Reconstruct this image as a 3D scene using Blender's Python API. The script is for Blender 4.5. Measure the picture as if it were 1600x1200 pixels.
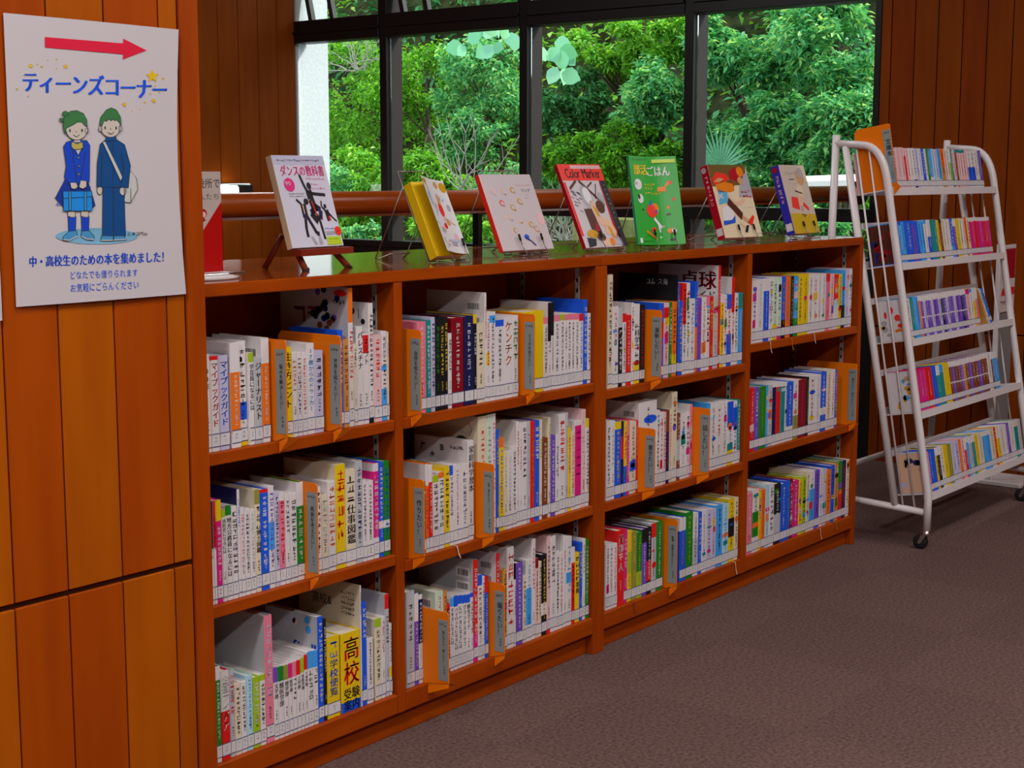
import bpy, math, random
from mathutils import Matrix, Vector
random.seed(7)
S = bpy.context.scene
COL = S.collection
for o in list(bpy.data.objects):
    bpy.data.objects.remove(o)

# ---------------------------------------------------------------- camera
# world: x runs along the bookcase (to the right), y away from the viewer, z up; bookcase front = plane y 0
FPX = 2356.49
YAW, PITCH, ROLL = 0.9036, 0.1374, 0.0009
CAMP = (-4.4851, -2.1043, 1.1937)
_cy, _sy, _cp, _sp = math.cos(YAW), math.sin(YAW), math.cos(PITCH), math.sin(PITCH)
FW = Vector((_sy*_cp, _cy*_cp, -_sp))
_rt = Vector((_cy, -_sy, 0))
_up = _rt.cross(FW)
RT = math.cos(ROLL)*_rt + math.sin(ROLL)*_up
UP = -math.sin(ROLL)*_rt + math.cos(ROLL)*_up
cam = bpy.data.cameras.new('camera')
cam.sensor_fit = 'HORIZONTAL'
cam.sensor_width = 36.0
cam.lens = 36.0*FPX/1600.0
cam.clip_start = 0.05
cam.clip_end = 200
camo = bpy.data.objects.new('camera', cam)
COL.objects.link(camo)
camo.matrix_world = Matrix((
    (RT.x, UP.x, -FW.x, CAMP[0]),
    (RT.y, UP.y, -FW.y, CAMP[1]),
    (RT.z, UP.z, -FW.z, CAMP[2]),
    (0, 0, 0, 1)))
S.camera = camo

# ---------------------------------------------------------------- world, sun, ceiling lamps, exposure
W = bpy.data.worlds.new('overcast_sky')
S.world = W
W.use_nodes = True
bgn = W.node_tree.nodes['Background']
bgn.inputs[0].default_value = (0.86, 0.95, 1.0, 1)
bgn.inputs[1].default_value = 3.0
sun = bpy.data.lights.new('sun', 'SUN')
sun.energy = 6.0
sun.angle = math.radians(4)
sun.color = (1.0, 0.96, 0.88)
suno = bpy.data.objects.new('sun', sun)
COL.objects.link(suno)
suno.rotation_euler = (math.radians(28), math.radians(38), 0)
def area(name, loc, sx, sy, power, color=(1, 0.97, 0.95)):
    l = bpy.data.lights.new(name, 'AREA')
    l.shape = 'RECTANGLE'
    l.size, l.size_y, l.energy, l.color = sx, sy, power, color
    o = bpy.data.objects.new(name, l)
    COL.objects.link(o)
    o.location = loc
    return o
LAMPS = [(-5.3, -1.1, 68), (-2.7, -1.7, 40), (-0.2, -1.9, 30), (-5.4, -3.6, 70), (-2.0, -3.8, 40), (1.0, -3.4, 16), (-0.9, 2.1, 42)]  # last lamp is added to brighten the back wall
for _x, _y, _p in LAMPS:
    area('ceiling_lamp_light', (_x, _y, 3.12), 1.2, 0.3, _p)
VS = S.view_settings
S.display_settings.display_device = 'sRGB'
VS.view_transform = 'Standard'
VS.look = 'None'
VS.gamma = 1.0
VS.use_curve_mapping = False
VS.exposure = 0.0
S.cycles.use_denoising = True
S.cycles.max_bounces = 8
S.cycles.diffuse_bounces = 3
S.cycles.transparent_max_bounces = 16
S.cycles.sample_clamp_indirect = 4.0

# ---------------------------------------------------------------- helpers
def ray(px, py):
    return RT*((px-800)/FPX) - UP*((py-600)/FPX) + FW
def at(px, py, n, c):
    """point of the plane n.P = c behind photo pixel px, py"""
    d = ray(px, py)
    n = Vector(n)
    p = Vector(CAMP)
    return p + d*((c-n.dot(p))/n.dot(d))
def aty(px, py, y):
    return at(px, py, (0, 1, 0), y)
def atx(px, py, x):
    return at(px, py, (1, 0, 0), x)

MATS = {}
def mat(name, col, rough=0.5, spec=0.4, metal=0.0, **kw):
    if name in MATS:
        return MATS[name]
    m = bpy.data.materials.new(name)
    m.use_nodes = True
    b = m.node_tree.nodes['Principled BSDF']
    b.inputs['Base Color'].default_value = (*col, 1)
    b.inputs['Roughness'].default_value = rough
    b.inputs['Specular IOR Level'].default_value = spec
    b.inputs['Metallic'].default_value = metal
    if kw.get('coat'):
        b.inputs['Coat Weight'].default_value = kw['coat']
        b.inputs['Coat Roughness'].default_value = 0.08
    MATS[name] = m
    return m
def noisy(name, c0, c1, scale, stretch=(1, 1, 1), rough=0.5, spec=0.3, detail=4, bump=0.0, p0=0.35, p1=0.7, coat=0.0, coord='Object'):
    if name in MATS:
        return MATS[name]
    m = mat(name, c0, rough, spec, coat=coat)
    nt = m.node_tree
    b = nt.nodes['Principled BSDF']
    tc = nt.nodes.new('ShaderNodeTexCoord')
    mp = nt.nodes.new('ShaderNodeMapping')
    mp.inputs['Scale'].default_value = stretch
    nz = nt.nodes.new('ShaderNodeTexNoise')
    nz.inputs['Scale'].default_value = scale
    nz.inputs['Detail'].default_value = detail
    rp = nt.nodes.new('ShaderNodeValToRGB')
    rp.color_ramp.elements[0].position = p0
    rp.color_ramp.elements[1].position = p1
    rp.color_ramp.elements[0].color = (*c0, 1)
    rp.color_ramp.elements[1].color = (*c1, 1)
    nt.links.new(tc.outputs[coord], mp.inputs['Vector'])
    nt.links.new(mp.outputs['Vector'], nz.inputs['Vector'])
    nt.links.new(nz.outputs['Fac'], rp.inputs['Fac'])
    nt.links.new(rp.outputs['Color'], b.inputs['Base Color'])
    if bump:
        bp = nt.nodes.new('ShaderNodeBump')
        bp.inputs['Strength'].default_value = bump
        bp.inputs['Distance'].default_value = 0.002
        nt.links.new(nz.outputs['Fac'], bp.inputs['Height'])
        nt.links.new(bp.outputs['Normal'], b.inputs['Normal'])
    return m

class MB:
    """collects faces with materials; build() links them as ONE mesh object"""
    def __init__(s):
        s.v, s.f, s.m, s.mats, s.sm = [], [], [], [], []
    def mi(s, m):
        if m not in s.mats:
            s.mats.append(m)
        return s.mats.index(m)
    def face(s, pts, m, smooth=False):
        n = len(s.v)
        s.v += [tuple(p) for p in pts]
        s.f.append(tuple(range(n, n+len(pts))))
        s.m.append(s.mi(m)); s.sm.append(smooth)
    def raw(s, vs, fs, m, smooth=False):
        n = len(s.v)
        s.v += [tuple(p) for p in vs]
        k = s.mi(m)
        for f in fs:
            s.f.append(tuple(i+n for i in f)); s.m.append(k); s.sm.append(smooth)
    def box(s, x0, x1, y0, y1, z0, z1, m, bev=0.0):
        if bev:
            b = min(bev, (x1-x0)*.45, (y1-y0)*.45, (z1-z0)*.45)
            vs, idx = [], {}
            for sx in (0, 1):
                for sy in (0, 1):
                    for sz in (0, 1):
                        X, Y, Z = (x0, x1)[sx], (y0, y1)[sy], (z0, z1)[sz]
                        dx, dy, dz = (b, -b)[sx], (b, -b)[sy], (b, -b)[sz]
                        idx[sx, sy, sz] = len(vs)
                        vs += [(X, Y+dy, Z+dz), (X+dx, Y, Z+dz), (X+dx, Y+dy, Z)]
            I = lambda a, k: idx[a]+k
            fs = []
            for k, ax in ((0, 0), (1, 1), (2, 2)):
                for side in (0, 1):
                    c = []
                    for p, q in ((0, 0), (1, 0), (1, 1), (0, 1)):
                        a = [0, 0, 0]; a[ax] = side
                        o = [i for i in (0, 1, 2) if i != ax]
                        a[o[0]], a[o[1]] = p, q
                        c.append(I(tuple(a), k))
                    fs.append(c if (side == 1) != (ax == 1) else c[::-1])
            for ax in (0, 1, 2):
                o = [i for i in (0, 1, 2) if i != ax]
                for p in (0, 1):
                    for q in (0, 1):
                        a = [0, 0, 0]; a[o[0]], a[o[1]] = p, q
                        a1 = a[:]; a1[ax] = 1
                        fs.append([I(tuple(a), o[0]), I(tuple(a1), o[0]), I(tuple(a1), o[1]), I(tuple(a), o[1])])
            for a in idx:
                fs.append([idx[a], idx[a]+1, idx[a]+2])
            s.raw(vs, fs, m)
            return
        v = [(x0, y0, z0), (x1, y0, z0), (x1, y1, z0), (x0, y1, z0), (x0, y0, z1), (x1, y0, z1), (x1, y1, z1), (x0, y1, z1)]
        s.raw(v, [(0, 3, 2, 1), (4, 5, 6, 7), (0, 1, 5, 4), (1, 2, 6, 5), (2, 3, 7, 6), (3, 0, 4, 7)], m)
    def prism(s, pts, z0, z1, m, ax=2):
        """polygon pts (2d) extruded along axis ax"""
        def P(a, b, c):
            return {2: (a, b, c), 1: (a, c, b), 0: (c, a, b)}[ax]
        n = len(pts)
        vs = [P(a, b, z0) for a, b in pts]+[P(a, b, z1) for a, b in pts]
        fs = [tuple(range(n))[::-1], tuple(range(n, 2*n))]+[(i, (i+1) % n, n+(i+1) % n, n+i) for i in range(n)]
        s.raw(vs, fs, m)
    def tube(s, pts, r, m, seg=8, r2=None, cap=True):
        pts = [Vector(p) for p in pts]
        n = len(pts)
        vs, fs = [], []
        t0 = (pts[1]-pts[0]).normalized()
        a = t0.orthogonal().normalized()
        for i, p in enumerate(pts):
            if i == 0: t = t0
            elif i == n-1: t = (pts[i]-pts[i-1]).normalized()
            else: t = ((pts[i]-pts[i-1]).normalized()+(pts[i+1]-pts[i]).normalized()).normalized()
            a = (a-t*a.dot(t)).normalized()
            b = t.cross(a)
            rr = r if r2 is None else r+(r2-r)*i/(n-1)
            for k in range(seg):
                w = 2*math.pi*(k+.5)/seg
                vs.append(p+(a*math.cos(w)+b*math.sin(w))*rr)
        for i in range(n-1):
            for k in range(seg):
                fs.append((i*seg+k, i*seg+(k+1) % seg, (i+1)*seg+(k+1) % seg, (i+1)*seg+k))
        if cap:
            fs += [tuple(range(seg))[::-1], tuple(range((n-1)*seg, n*seg))]
        s.raw(vs, fs, m, smooth=seg > 5)
    def lathe(s, prof, m, c=(0, 0, 0), axis='z', seg=20):
        vs, fs = [], []
        n = len(prof)
        for r, h in prof:
            for k in range(seg):
                w = 2*math.pi*k/seg
                x, y = r*math.cos(w), r*math.sin(w)
                vs.append({'z': (c[0]+x, c[1]+y, c[2]+h), 'x': (c[0]+h, c[1]+x, c[2]+y), 'y': (c[0]+x, c[1]+h, c[2]+y)}[axis])
        for i in range(n-1):
            for k in range(seg):
                fs.append((i*seg+k, i*seg+(k+1) % seg, (i+1)*seg+(k+1) % seg, (i+1)*seg+k))
        fs += [tuple(range(seg))[::-1], tuple(range((n-1)*seg, n*seg))]
        s.raw(vs, fs, m, smooth=True)
    def poly(s, pts, m, fn):
        s.face([fn(a, b) for a, b in pts], m)
    def build(s, name, parent=None, smooth_angle=None):
        me = bpy.data.meshes.new(name)
        me.from_pydata(s.v, [], s.f)
        for m in s.mats:
            me.materials.append(m)
        me.polygons.foreach_set('material_index', s.m)
        me.polygons.foreach_set('use_smooth', s.sm)
        me.update()
        o = bpy.data.objects.new(name, me)
        COL.objects.link(o)
        if parent is not None:
            o.parent = parent
        return o
def empty(name, loc=(0, 0, 0), rot=(0, 0, 0)):
    o = bpy.data.objects.new(name, None)
    o.empty_display_size = 0.05
    COL.objects.link(o)
    o.location = loc
    o.rotation_euler = rot
    return o
def tag(o, label, cat, group=None, kind=None):
    o['label'] = label
    o['category'] = cat
    if group: o['group'] = group
    if kind: o['kind'] = kind
    return o
def struct(o, label, cat):
    return tag(o, label, cat, None, 'structure')

GL = {}
def glyph(ch):
    """outline of one character as a flat mesh (verts, faces, advance)"""
    if ch in GL:
        return GL[ch]
    c = bpy.data.curves.new('g', 'FONT')
    c.body = ch
    c.resolution_u = 2
    o = bpy.data.objects.new('g', c)
    COL.objects.link(o)
    dg = bpy.context.evaluated_depsgraph_get()
    me = bpy.data.meshes.new_from_object(o.evaluated_get(dg))
    vs = [(v.co.x, v.co.y) for v in me.vertices]
    fs = [tuple(p.vertices) for p in me.polygons]
    bpy.data.objects.remove(o)
    bpy.data.curves.remove(c)
    bpy.data.meshes.remove(me)
    xs = [a for a, b in vs] or [0, .5]
    GL[ch] = (vs, fs, min(xs), max(xs))
    return GL[ch]
VBAR = 'ー'
def marks(mb, cx, cz, sw, sh, m, fn, rnd):
    """an illegibly small printed character: a few short strokes"""
    k = sh*.13
    for j in range(rnd.choice((3, 4, 4, 5))):
        if rnd.random() < .55:
            z = cz+sh*rnd.uniform(-.42, .42); a = cx-sw*rnd.uniform(.3, .5); b = cx+sw*rnd.uniform(.3, .5)
            mb.poly([(a, z-k/2), (b, z-k/2), (b, z+k/2), (a, z+k/2)], m, fn)
        else:
            x = cx+sw*rnd.uniform(-.4, .4); a = cz-sh*rnd.uniform(.15, .48); b = cz+sh*rnd.uniform(.15, .48)
            mb.poly([(x-k/2, a), (x+k/2, a), (x+k/2, b), (x-k/2, b)], m, fn)
def vtext(mb, s, cx, ztop, sw, sh, m, fn, rnd, bold=0.0):
    """column of characters; sw, sh size of one character"""
    z = ztop
    for ch in s:
        if ch == '~':
            marks(mb, cx, z-sh/2, sw*.9, sh*.9, m, fn, rnd)
        elif ch != ' ':
            vs, fs, a, b = glyph(ch)
            ascii_ = ord(ch) < 128
            pts = []
            for x, y in vs:
                if ch in 'ー・' and ch == VBAR:
                    u, w = -(y-.38), (.5-x)
                else:
                    u, w = x-(a+b)/2 if ascii_ else x-.5, y-.38
                pts.append((cx+u*sw, z-sh/2+w*sh))
            mb.raw([fn(p, q) for p, q in pts], fs, m)
            if bold:
                mb.raw([fn(p+bold*sw, q) for p, q in pts], fs, m)
        z -= sh
def htext(mb, s, x0, z, sw, sh, m, fn, rnd=random, bold=0.0, track=1.0):
    """line of characters, baseline z"""
    x = x0
    for ch in s:
        if ch == ' ':
            x += sw*.35; continue
        if ch == '~':
            marks(mb, x+sw/2, z+sh*.38, sw*.9, sh*.9, m, fn, rnd); x += sw*track; continue
        vs, fs, a, b = glyph(ch)
        off, adv = (a-.04, (b-a)+.09) if ord(ch) < 128 else (0, 1.0)
        for k in ([0, bold] if bold else [0]):
            mb.raw([fn(x+(p-off+k)*sw, z+q*sh) for p, q in vs], fs, m)
        x += adv*sw*track
    return x
def disc(mb, cx, cz, rx, rz, m, fn, n=20, a0=0):
    mb.poly([(cx+rx*math.cos(a0+2*math.pi*i/n), cz+rz*math.sin(a0+2*math.pi*i/n)) for i in range(n)], m, fn)
def star(mb, cx, cz, r, m, fn):
    for i in range(5):
        a = math.pi/2+i*2*math.pi/5
        mb.poly([(cx, cz), (cx+.42*r*math.cos(a-.63), cz+.42*r*math.sin(a-.63)), (cx+r*math.cos(a), cz+r*math.sin(a)), (cx+.42*r*math.cos(a+.63), cz+.42*r*math.sin(a+.63))], m, fn)
def stroke(mb, pts, w, m, fn):
    for (a, b), (c, d) in zip(pts, pts[1:]):
        L = math.hypot(c-a, d-b) or 1e-9
        nx, nz = -(d-b)/L*w/2, (c-a)/L*w/2
        mb.poly([(a+nx, b+nz), (c+nx, d+nz), (c-nx, d-nz), (a-nx, b-nz)], m, fn)

# ---------------------------------------------------------------- materials
WOOD = noisy('orange_veneer', (.305, .040, .0003), (.405, .064, .0005), 5, (6, 6, .8), .5, .12, 5)
WOODX = noisy('orange_veneer_long_grain', (.305, .040, .0003), (.405, .064, .0005), 5, (.8, 6, 6), .5, .12, 5)
WOODTOP = noisy('polished_veneer', (.30, .04, .002), (.38, .058, .002), 5, (.8, 6, 6), .10, .6, 5, coat=.6)
PLANKS = [noisy('wall_plank_%s' % n, a, b, 4, (5, 5, .5), .55, .1, 5) for n, a, b in (
    ('amber', (.38, .075, .0006), (.46, .10, .001)), ('red', (.35, .05, .0005), (.42, .068, .0008)), ('brown', (.32, .056, .0006), (.39, .078, .001)))]
SHADEP = [noisy('shaded_plank_%s' % n, a, b, 4, (5, 5, .5), .55, .1, 5) for n, a, b in (
    ('brown', (.19, .034, .0005), (.24, .047, .0008)), ('red', (.18, .026, .0004), (.23, .037, .0006)))]  # darker plank tones, standing in for the weaker light on this wall
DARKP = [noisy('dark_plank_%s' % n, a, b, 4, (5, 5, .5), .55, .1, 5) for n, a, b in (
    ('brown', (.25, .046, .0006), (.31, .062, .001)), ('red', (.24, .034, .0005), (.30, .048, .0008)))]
GAP = mat('groove_dark', (.05, .012, .003), .9, .1)
WHITE = mat('white_enamel', (.74, .69, .70), .35, .5)
BLACKM = mat('black_window_metal', (.006, .006, .007), .45, .4)
BROWNM = mat('dark_bronze_metal', (.022, .015, .014), .6, .2)
CHROME = mat('chrome', (.75, .75, .75), .18, .5, 1.0)
WIRE = mat('steel_wire', (.30, .27, .25), .4, .5, 1.0)
ZINC = mat('zinc_strip', (.34, .33, .32), .5, .4)
RUBBER = mat('black_rubber', (.012, .012, .012), .7, .3)
PAGE = mat('page_paper', (.70, .62, .52), .85, .1)
PAGEW = mat('white_page_paper', (.76, .72, .70), .85, .1)
FILM = mat('label_film', (.70, .67, .69), .35, .3)
LINE = mat('label_line', (.05, .07, .20), .5, .3)
PAL = dict(w=(.74, .69, .70), c=(.74, .64, .48), g=(.50, .50, .54), y=(.80, .55, .006), o=(.85, .17, .01), r=(.75, .012, .012),
           p=(.80, .20, .30), m=(.72, .012, .22), b=(.01, .10, .75), s=(.05, .36, .88), n=(.008, .012, .09), k=(.010, .010, .012),
           G=(.01, .22, .015), l=(.36, .52, .012), t=(.005, .26, .26), v=(.17, .07, .52), B=(.22, .05, .015), d=(.24, .003, .012),
           e=(.30, .28, .05), a=(.55, .52, .72), P=(.78, .50, .52), O=(.62, .28, .06), q=(.42, .66, .80), L=(.60, .74, .60))
def pm(c):
    return mat('cover_'+c if c.islower() else 'cover_'+c+c.lower(), PAL[c], .42, .35)
def ink(c):
    return mat('ink_'+c if c.islower() else 'ink_'+c+c.lower(), PAL[c], .6, .2)
NAMES = dict(w='white', c='cream', g='grey', y='yellow', o='orange', r='red', p='pink', m='magenta', b='blue', s='light-blue', n='navy',
             k='black', G='green', l='lime', t='teal', v='purple', B='brown', d='maroon', e='olive', a='lavender', P='pale-pink', O='tan',
             q='pale-blue', L='pale-green')
ORANGE = mat('orange_plastic', (.88, .20, .002), .4, .25)
GREY = mat('grey_card', (.27, .31, .31), .6, .2)
INKD = mat('grey_ink', (.06, .07, .075), .7, .2)
# ---------------------------------------------------------------- the room
m = noisy('carpet', (.088, .051, .047), (.195, .118, .105), 120, (1, 1, 1), .95, .05, 3, .6, .3, .72)
nt = m.node_tree
b_ = nt.nodes['Principled BSDF']
tcn = [n for n in nt.nodes if n.type == 'TEX_COORD'][0]
rmp = [n for n in nt.nodes if n.type == 'VALTORGB'][0]
ck = nt.nodes.new('ShaderNodeTexChecker')
ck.inputs['Scale'].default_value = 1/.45
ck.inputs['Color1'].default_value = (.93, .93, .93, 1)
ck.inputs['Color2'].default_value = (1, 1, 1, 1)
cm = nt.nodes.new('ShaderNodeMapping')
cm.inputs['Location'].default_value = (1.19, .2, 1.9)
nt.links.new(tcn.outputs['Object'], cm.inputs['Vector'])
nt.links.new(cm.outputs['Vector'], ck.inputs['Vector'])
lz = nt.nodes.new('ShaderNodeTexNoise'); lz.inputs['Scale'].default_value = 3.0
mx = nt.nodes.new('ShaderNodeMix'); mx.data_type = 'RGBA'; mx.blend_type = 'MULTIPLY'; mx.inputs[0].default_value = 1.0
nt.links.new(rmp.outputs['Color'], mx.inputs[6])
nt.links.new(ck.outputs['Color'], mx.inputs[7])
nt.links.new(mx.outputs[2], b_.inputs['Base Color'])
UW = 1.4
mb = MB(); mb.box(-8, UW+.3, -6.5, 4.3, -.1, 0, MATS['carpet'])
struct(mb.build('floor'), 'brown carpet tile floor in a faint checker pattern', 'floor')
mb = MB(); mb.box(-8, UW+.3, -6.5, 4.3, 3.2, 3.3, mat('ceiling_paint', (.40, .28, .18), .9, .1))
struct(mb.build('ceiling'), 'plain pale ceiling over the reading room', 'ceiling')
BACKW = mat('far_room_wall', (.28, .16, .09), .9, .1)
for n, bx in (('wall_front', (-8, UW, -6.6, -6.5, 0, 3.2)), ('wall_far_left', (-8.1, -8, -6.5, 4.3, 0, 3.2))):
    mb = MB(); mb.box(*bx, BACKW)
    struct(mb.build(n), 'plain room wall behind the viewer' if n == 'wall_front' else 'plain end wall of the reading room', 'wall')

# left pillar clad in planks, flush with the bookcase front
PV = -.02
edges = [aty(x, 600, PV).x for x in (-85, 8, 95, 182, 264.5)]
edges = [edges[0]-.32, edges[0]-.21, edges[0]-.1] + edges + [-2.7655]
mb = MB()
mb.box(edges[0], -2.7655, PV+.006, .45, 0, 3.2, GAP)
SEAM = .506
rp_ = random.Random(3)
for i in range(len(edges)-1):
    for z0, z1, up in ((0.0, SEAM-.005, 0), (SEAM+.005, 3.199, 1)):
        k = [1, 1, 2, 0][rp_.randrange(4)] if not up else [1, 0, 1, 0, 1, 0, 1, 0][i % 8]
        mb.box(edges[i]+.0016, edges[i+1]-.0016, PV, PV+.02, z0, z1, PLANKS[k], .001)
struct(mb.build('wall_left'), 'wood-planked pillar carrying the poster, left of the bookcase', 'wall')
mb = MB()
mb.box(-2.7600, -2.7155, PV+.003, .45, 0, 3.199, WOOD, .003)
struct(mb.build('trim_1'), 'narrow vertical wood trim closing the pillar beside the bookcase', 'trim')

# wall with the windows (plane x = UW) and the planked stretch right of them
mb = MB()
mb.box(UW+.012, UW+.2, -6.5, .6114, 0, 3.2, GAP)
ys = [.6114, .5664, .4665, .3686, .2673, .168, .0657]
while ys[-1] > -2.2: ys.append(ys[-1]-.1005)
zs = .57
for i in range(len(ys)-1):
    for z0, z1 in ((0, zs-.003), (zs+.003, 3.199)):
        mb.box(UW, UW+.02, ys[i+1]+.0022, ys[i]-.0022, z0, z1, SHADEP[(i*7+int(z0 > 0)*3) % 3 % 2], .001)
struct(mb.build('wall_right'), 'wood-planked wall, its tone lowered for shade, behind the white book rack', 'wall')
VC = 4.046
mb = MB()
mb.box(-8, UW+.01, VC+.012, VC+.2, 0, 3.2, GAP)
x = .7142-.1385*20
while x < UW-.02:
    x1 = min(x+.1385, UW)
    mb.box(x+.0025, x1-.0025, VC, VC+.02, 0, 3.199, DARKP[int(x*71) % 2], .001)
    x = x1
struct(mb.build('wall_back'), 'wood-planked wall beyond the handrail left of the windows', 'wall')
mb = MB()
mb.box(UW, UW+.16, .6114, VC, 0, .815, BLACKM)
mb.box(UW, UW+.16, .6114, VC, 2.98, 3.2, BLACKM)
struct(mb.build('wall_window_sill'), 'black panelled wall under and over the windows', 'wall')
GLASS = bpy.data.materials.new('window_glass')
GLASS.use_nodes = True
nt = GLASS.node_tree
nt.nodes.clear()
out = nt.nodes.new('ShaderNodeOutputMaterial')
tr = nt.nodes.new('ShaderNodeBsdfTransparent'); tr.inputs[0].default_value = (.93, .98, .97, 1)
gl = nt.nodes.new('ShaderNodeBsdfGlossy'); gl.inputs['Roughness'].default_value = .02
mxs = nt.nodes.new('ShaderNodeMixShader')
fr = nt.nodes.new('ShaderNodeFresnel'); fr.inputs[0].default_value = 1.25
nt.links.new(fr.outputs[0], mxs.inputs[0]); nt.links.new(tr.outputs[0], mxs.inputs[1]); nt.links.new(gl.outputs[0], mxs.inputs[2])
nt.links.new(mxs.outputs[0], out.inputs[0])
fronts = [VC, 3.411, 2.485, 1.549, .637]      # left edge (far side) of each black upright
for i in range(4):
    yl, yr = fronts[i], fronts[i+1]
    mb = MB()
    g0 = yl-(.047 if i else .004)
    # uprights: thin black front, bronze box behind
    mb.box(UW-.004, UW+.012, yr-.047 if i < 3 else yr-.0256, yr, .815, 2.98, BLACKM, .001)
    mb.box(UW+.012, UW+.12, yr-.046 if i < 3 else yr-.0256, yr-.001, .815, 2.98, BROWNM)
    # header, rail above the lower light, bottom frame
    mb.box(UW-.012, UW+.10, yr+.0005, g0, 1.908, 2.024, BLACKM, .002)
    mb.box(UW-.02, UW+.0, yr+.0005, g0, 1.955, 1.968, BLACKM)
    mb.box(UW-.006, UW+.10, yr+.0005, g0, 1.0, 1.055, BLACKM, .002)
    mb.box(UW-.006, UW+.10, yr+.0005, g0, .816, .85, BLACKM, .002)
    # upper sash frame
    mb.box(UW+.02, UW+.05, yr+.0005, yr+.03, 2.024, 2.98, BLACKM)
    for sh in (0, .165):
        y = g0-.05-sh
        mb.prism([(y-.028, 2.024), (y, 2.024), (y+.22, 2.98), (y+.192, 2.98)], UW+.055, UW+.085, BLACKM, 0)
    w = mb.build('window_%d' % (i+1))
    struct(w, 'black-framed window looking onto greenery, %s from the corner' % ('nearest', 'second', 'third', 'farthest')[i], 'window')
    mb = MB()
    mb.box(UW+.028, UW+.034, yr+.001, g0-.001, .85, 1.0, GLASS)
    mb.box(UW+.028, UW+.034, yr+.001, g0-.001, 1.055, 1.908, GLASS)
    mb.box(UW+.028, UW+.034, yr+.031, g0-.001, 2.025, 2.98, GLASS)
    mb.build('pane', w)

# handrail behind the bookcase
RAILM = noisy('rail_wood', (.27, .042, .0008), (.36, .062, .001), 5, (.6, 6, 6), .3, .4, 5)
hr = empty('handrail', (0, .69, 0))
tag(hr, 'round wooden handrail running behind the bookcase to the window wall', 'handrail')
mb = MB(); mb.tube([(-3.6, 0, 1.122), (-1.2, 0, 1.122), (UW-.005, 0, 1.122)], .0305, RAILM, 20); mb.build('rail_bar', hr)
mb = MB(); mb.box(-3.6, UW-.005, -.012, .012, 1.086, 1.0925, CHROME); mb.build('steel_strip', hr)
for xp in (-2.62, -1.10, .42):
    mb = MB(); mb.box(xp-.0085, xp+.0085, -.012, .012, .001, 1.087, BLACKM, .001); mb.build('post', hr)
mb = MB(); mb.lathe([(.05, 0), (.05, .008), (.035, .012)], BROWNM, (UW-.013, 0, 1.122), 'x'); mb.build('wall_flange', hr)

# small glowing box standing in for a bright glare on the wall
wl = empty('wall_glare_box', (.84, VC, 1.10))
tag(wl, 'small glowing box for a bright glare on the wood wall above the handrail', 'lamp')
EM = bpy.data.materials.new('glare_glow'); EM.use_nodes = True
e_ = EM.node_tree.nodes['Principled BSDF']
e_.inputs['Base Color'].default_value = (1, 1, 1, 1)
e_.inputs['Emission Color'].default_value = (1, .98, .94, 1)
e_.inputs['Emission Strength'].default_value = 5.0
mb = MB(); mb.box(-.08, .20, -.02, 0, -.05, .05, CHROME, .004); mb.build('back_plate', wl)
mb = MB(); mb.box(-.07, .075, -.075, -.02, -.042, .042, EM, .012); mb.build('glowing_box', wl)
mb = MB(); mb.box(.085, .19, -.05, -.02, -.042, .042, BROWNM, .004); mb.build('dark_housing', wl)

# ceiling lamps (out of the picture, they carry the room light; the last is added for the back wall)
for _x, _y, _p in LAMPS:
    t = empty('ceiling_light', (_x, _y, 3.2))
    tag(t, 'unseen white ceiling light fitting above the bookcases', 'lamp', 'ceiling lights of the reading room')
    mb = MB(); mb.box(-.65, .65, -.2, .2, -.05, -.001, WHITE, .005); mb.build('housing', t)

# outdoor white wall beside the first window
mb = MB(); mb.box(UW+.013, 1.657, VC+.004, VC+.5, -1, 5, noisy('rough_render', (.54, .55, .57), (.62, .63, .65), 60, (1, 1, 1), .9, .1, 3, .5))
struct(mb.build('wall_exterior'), 'white rendered outside wall seen through the first window', 'wall')

# ---------------------------------------------------------------- the two bookcases
def bookcase(name, x0, xd, x1, shelves, label):
    """unit from x0 to x1, divider centre xd, shelf heights of its two bays"""
    t = empty(name, ((x0+x1)/2, 0, 0))
    tag(t, label, 'bookcase')
    t0 = (x0+x1)/2
    def part(n, bx, m, bev=.0015):
        mb = MB(); mb.box(bx[0]-t0, bx[1]-t0, *bx[2:], m, bev); return mb.build(n, t)
    D, H = .56, 1.0
    part('side_panel', (x0, x0+.0235, 0, D, 0, .9755), WOOD)
    part('side_panel', (x1-.0235, x1, 0, D, 0, .9755), WOOD)
    part('top_panel', (x0, x1, 0, D, .976, H), WOODX)
    part('polished_top', (x0+.001, x1-.001, .001, D-.001, H, H+.0006), WOODTOP, 0)
    part('divider_panel', (xd-.0125, xd+.0125, .0005, .2745, .054, .9755), WOOD)
    part('back_panel', (x0+.024, x1-.024, .275, .29, .054, .9755), WOODX)
    part('rear_panel', (x0+.024, x1-.024, .55, .559, 0, .9755), WOODX)
    part('kick_board', (x0+.024, x1-.024, .022, .04, 0, .0535), WOODX)
    for k, (a, b) in enumerate(((x0+.024, xd-.013), (xd+.013, x1-.024))):
        part('bottom_shelf', (a, b, .001, .2745, .0545, .096), WOODX)
        for z in shelves[k]:
            s = part('shelf', (a+.001, b-.001, .001, .2745, z-.023, z), WOODX)
        for s_, sgn in ((b, -1), (a, 1)):
            for yy in (.055, .225):
                mb = MB()
                xa, xb = (s_-.0025, s_) if sgn < 0 else (s_, s_+.0025)
                mb.box(xa-t0, xb-t0, yy-.006, yy+.006, .1, .97, ZINC)
                q = .11
                while q < .96:
                    mb.box(xa-t0-.0002, xb-t0+.0002, yy-.003, yy+.003, q, q+.010, RUBBER); q += .025
                mb.build('shelf_track', t)
    return t
ZS = [(.690, .403), (.690, .383), (.666, .381), (.717, .402)]
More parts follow.
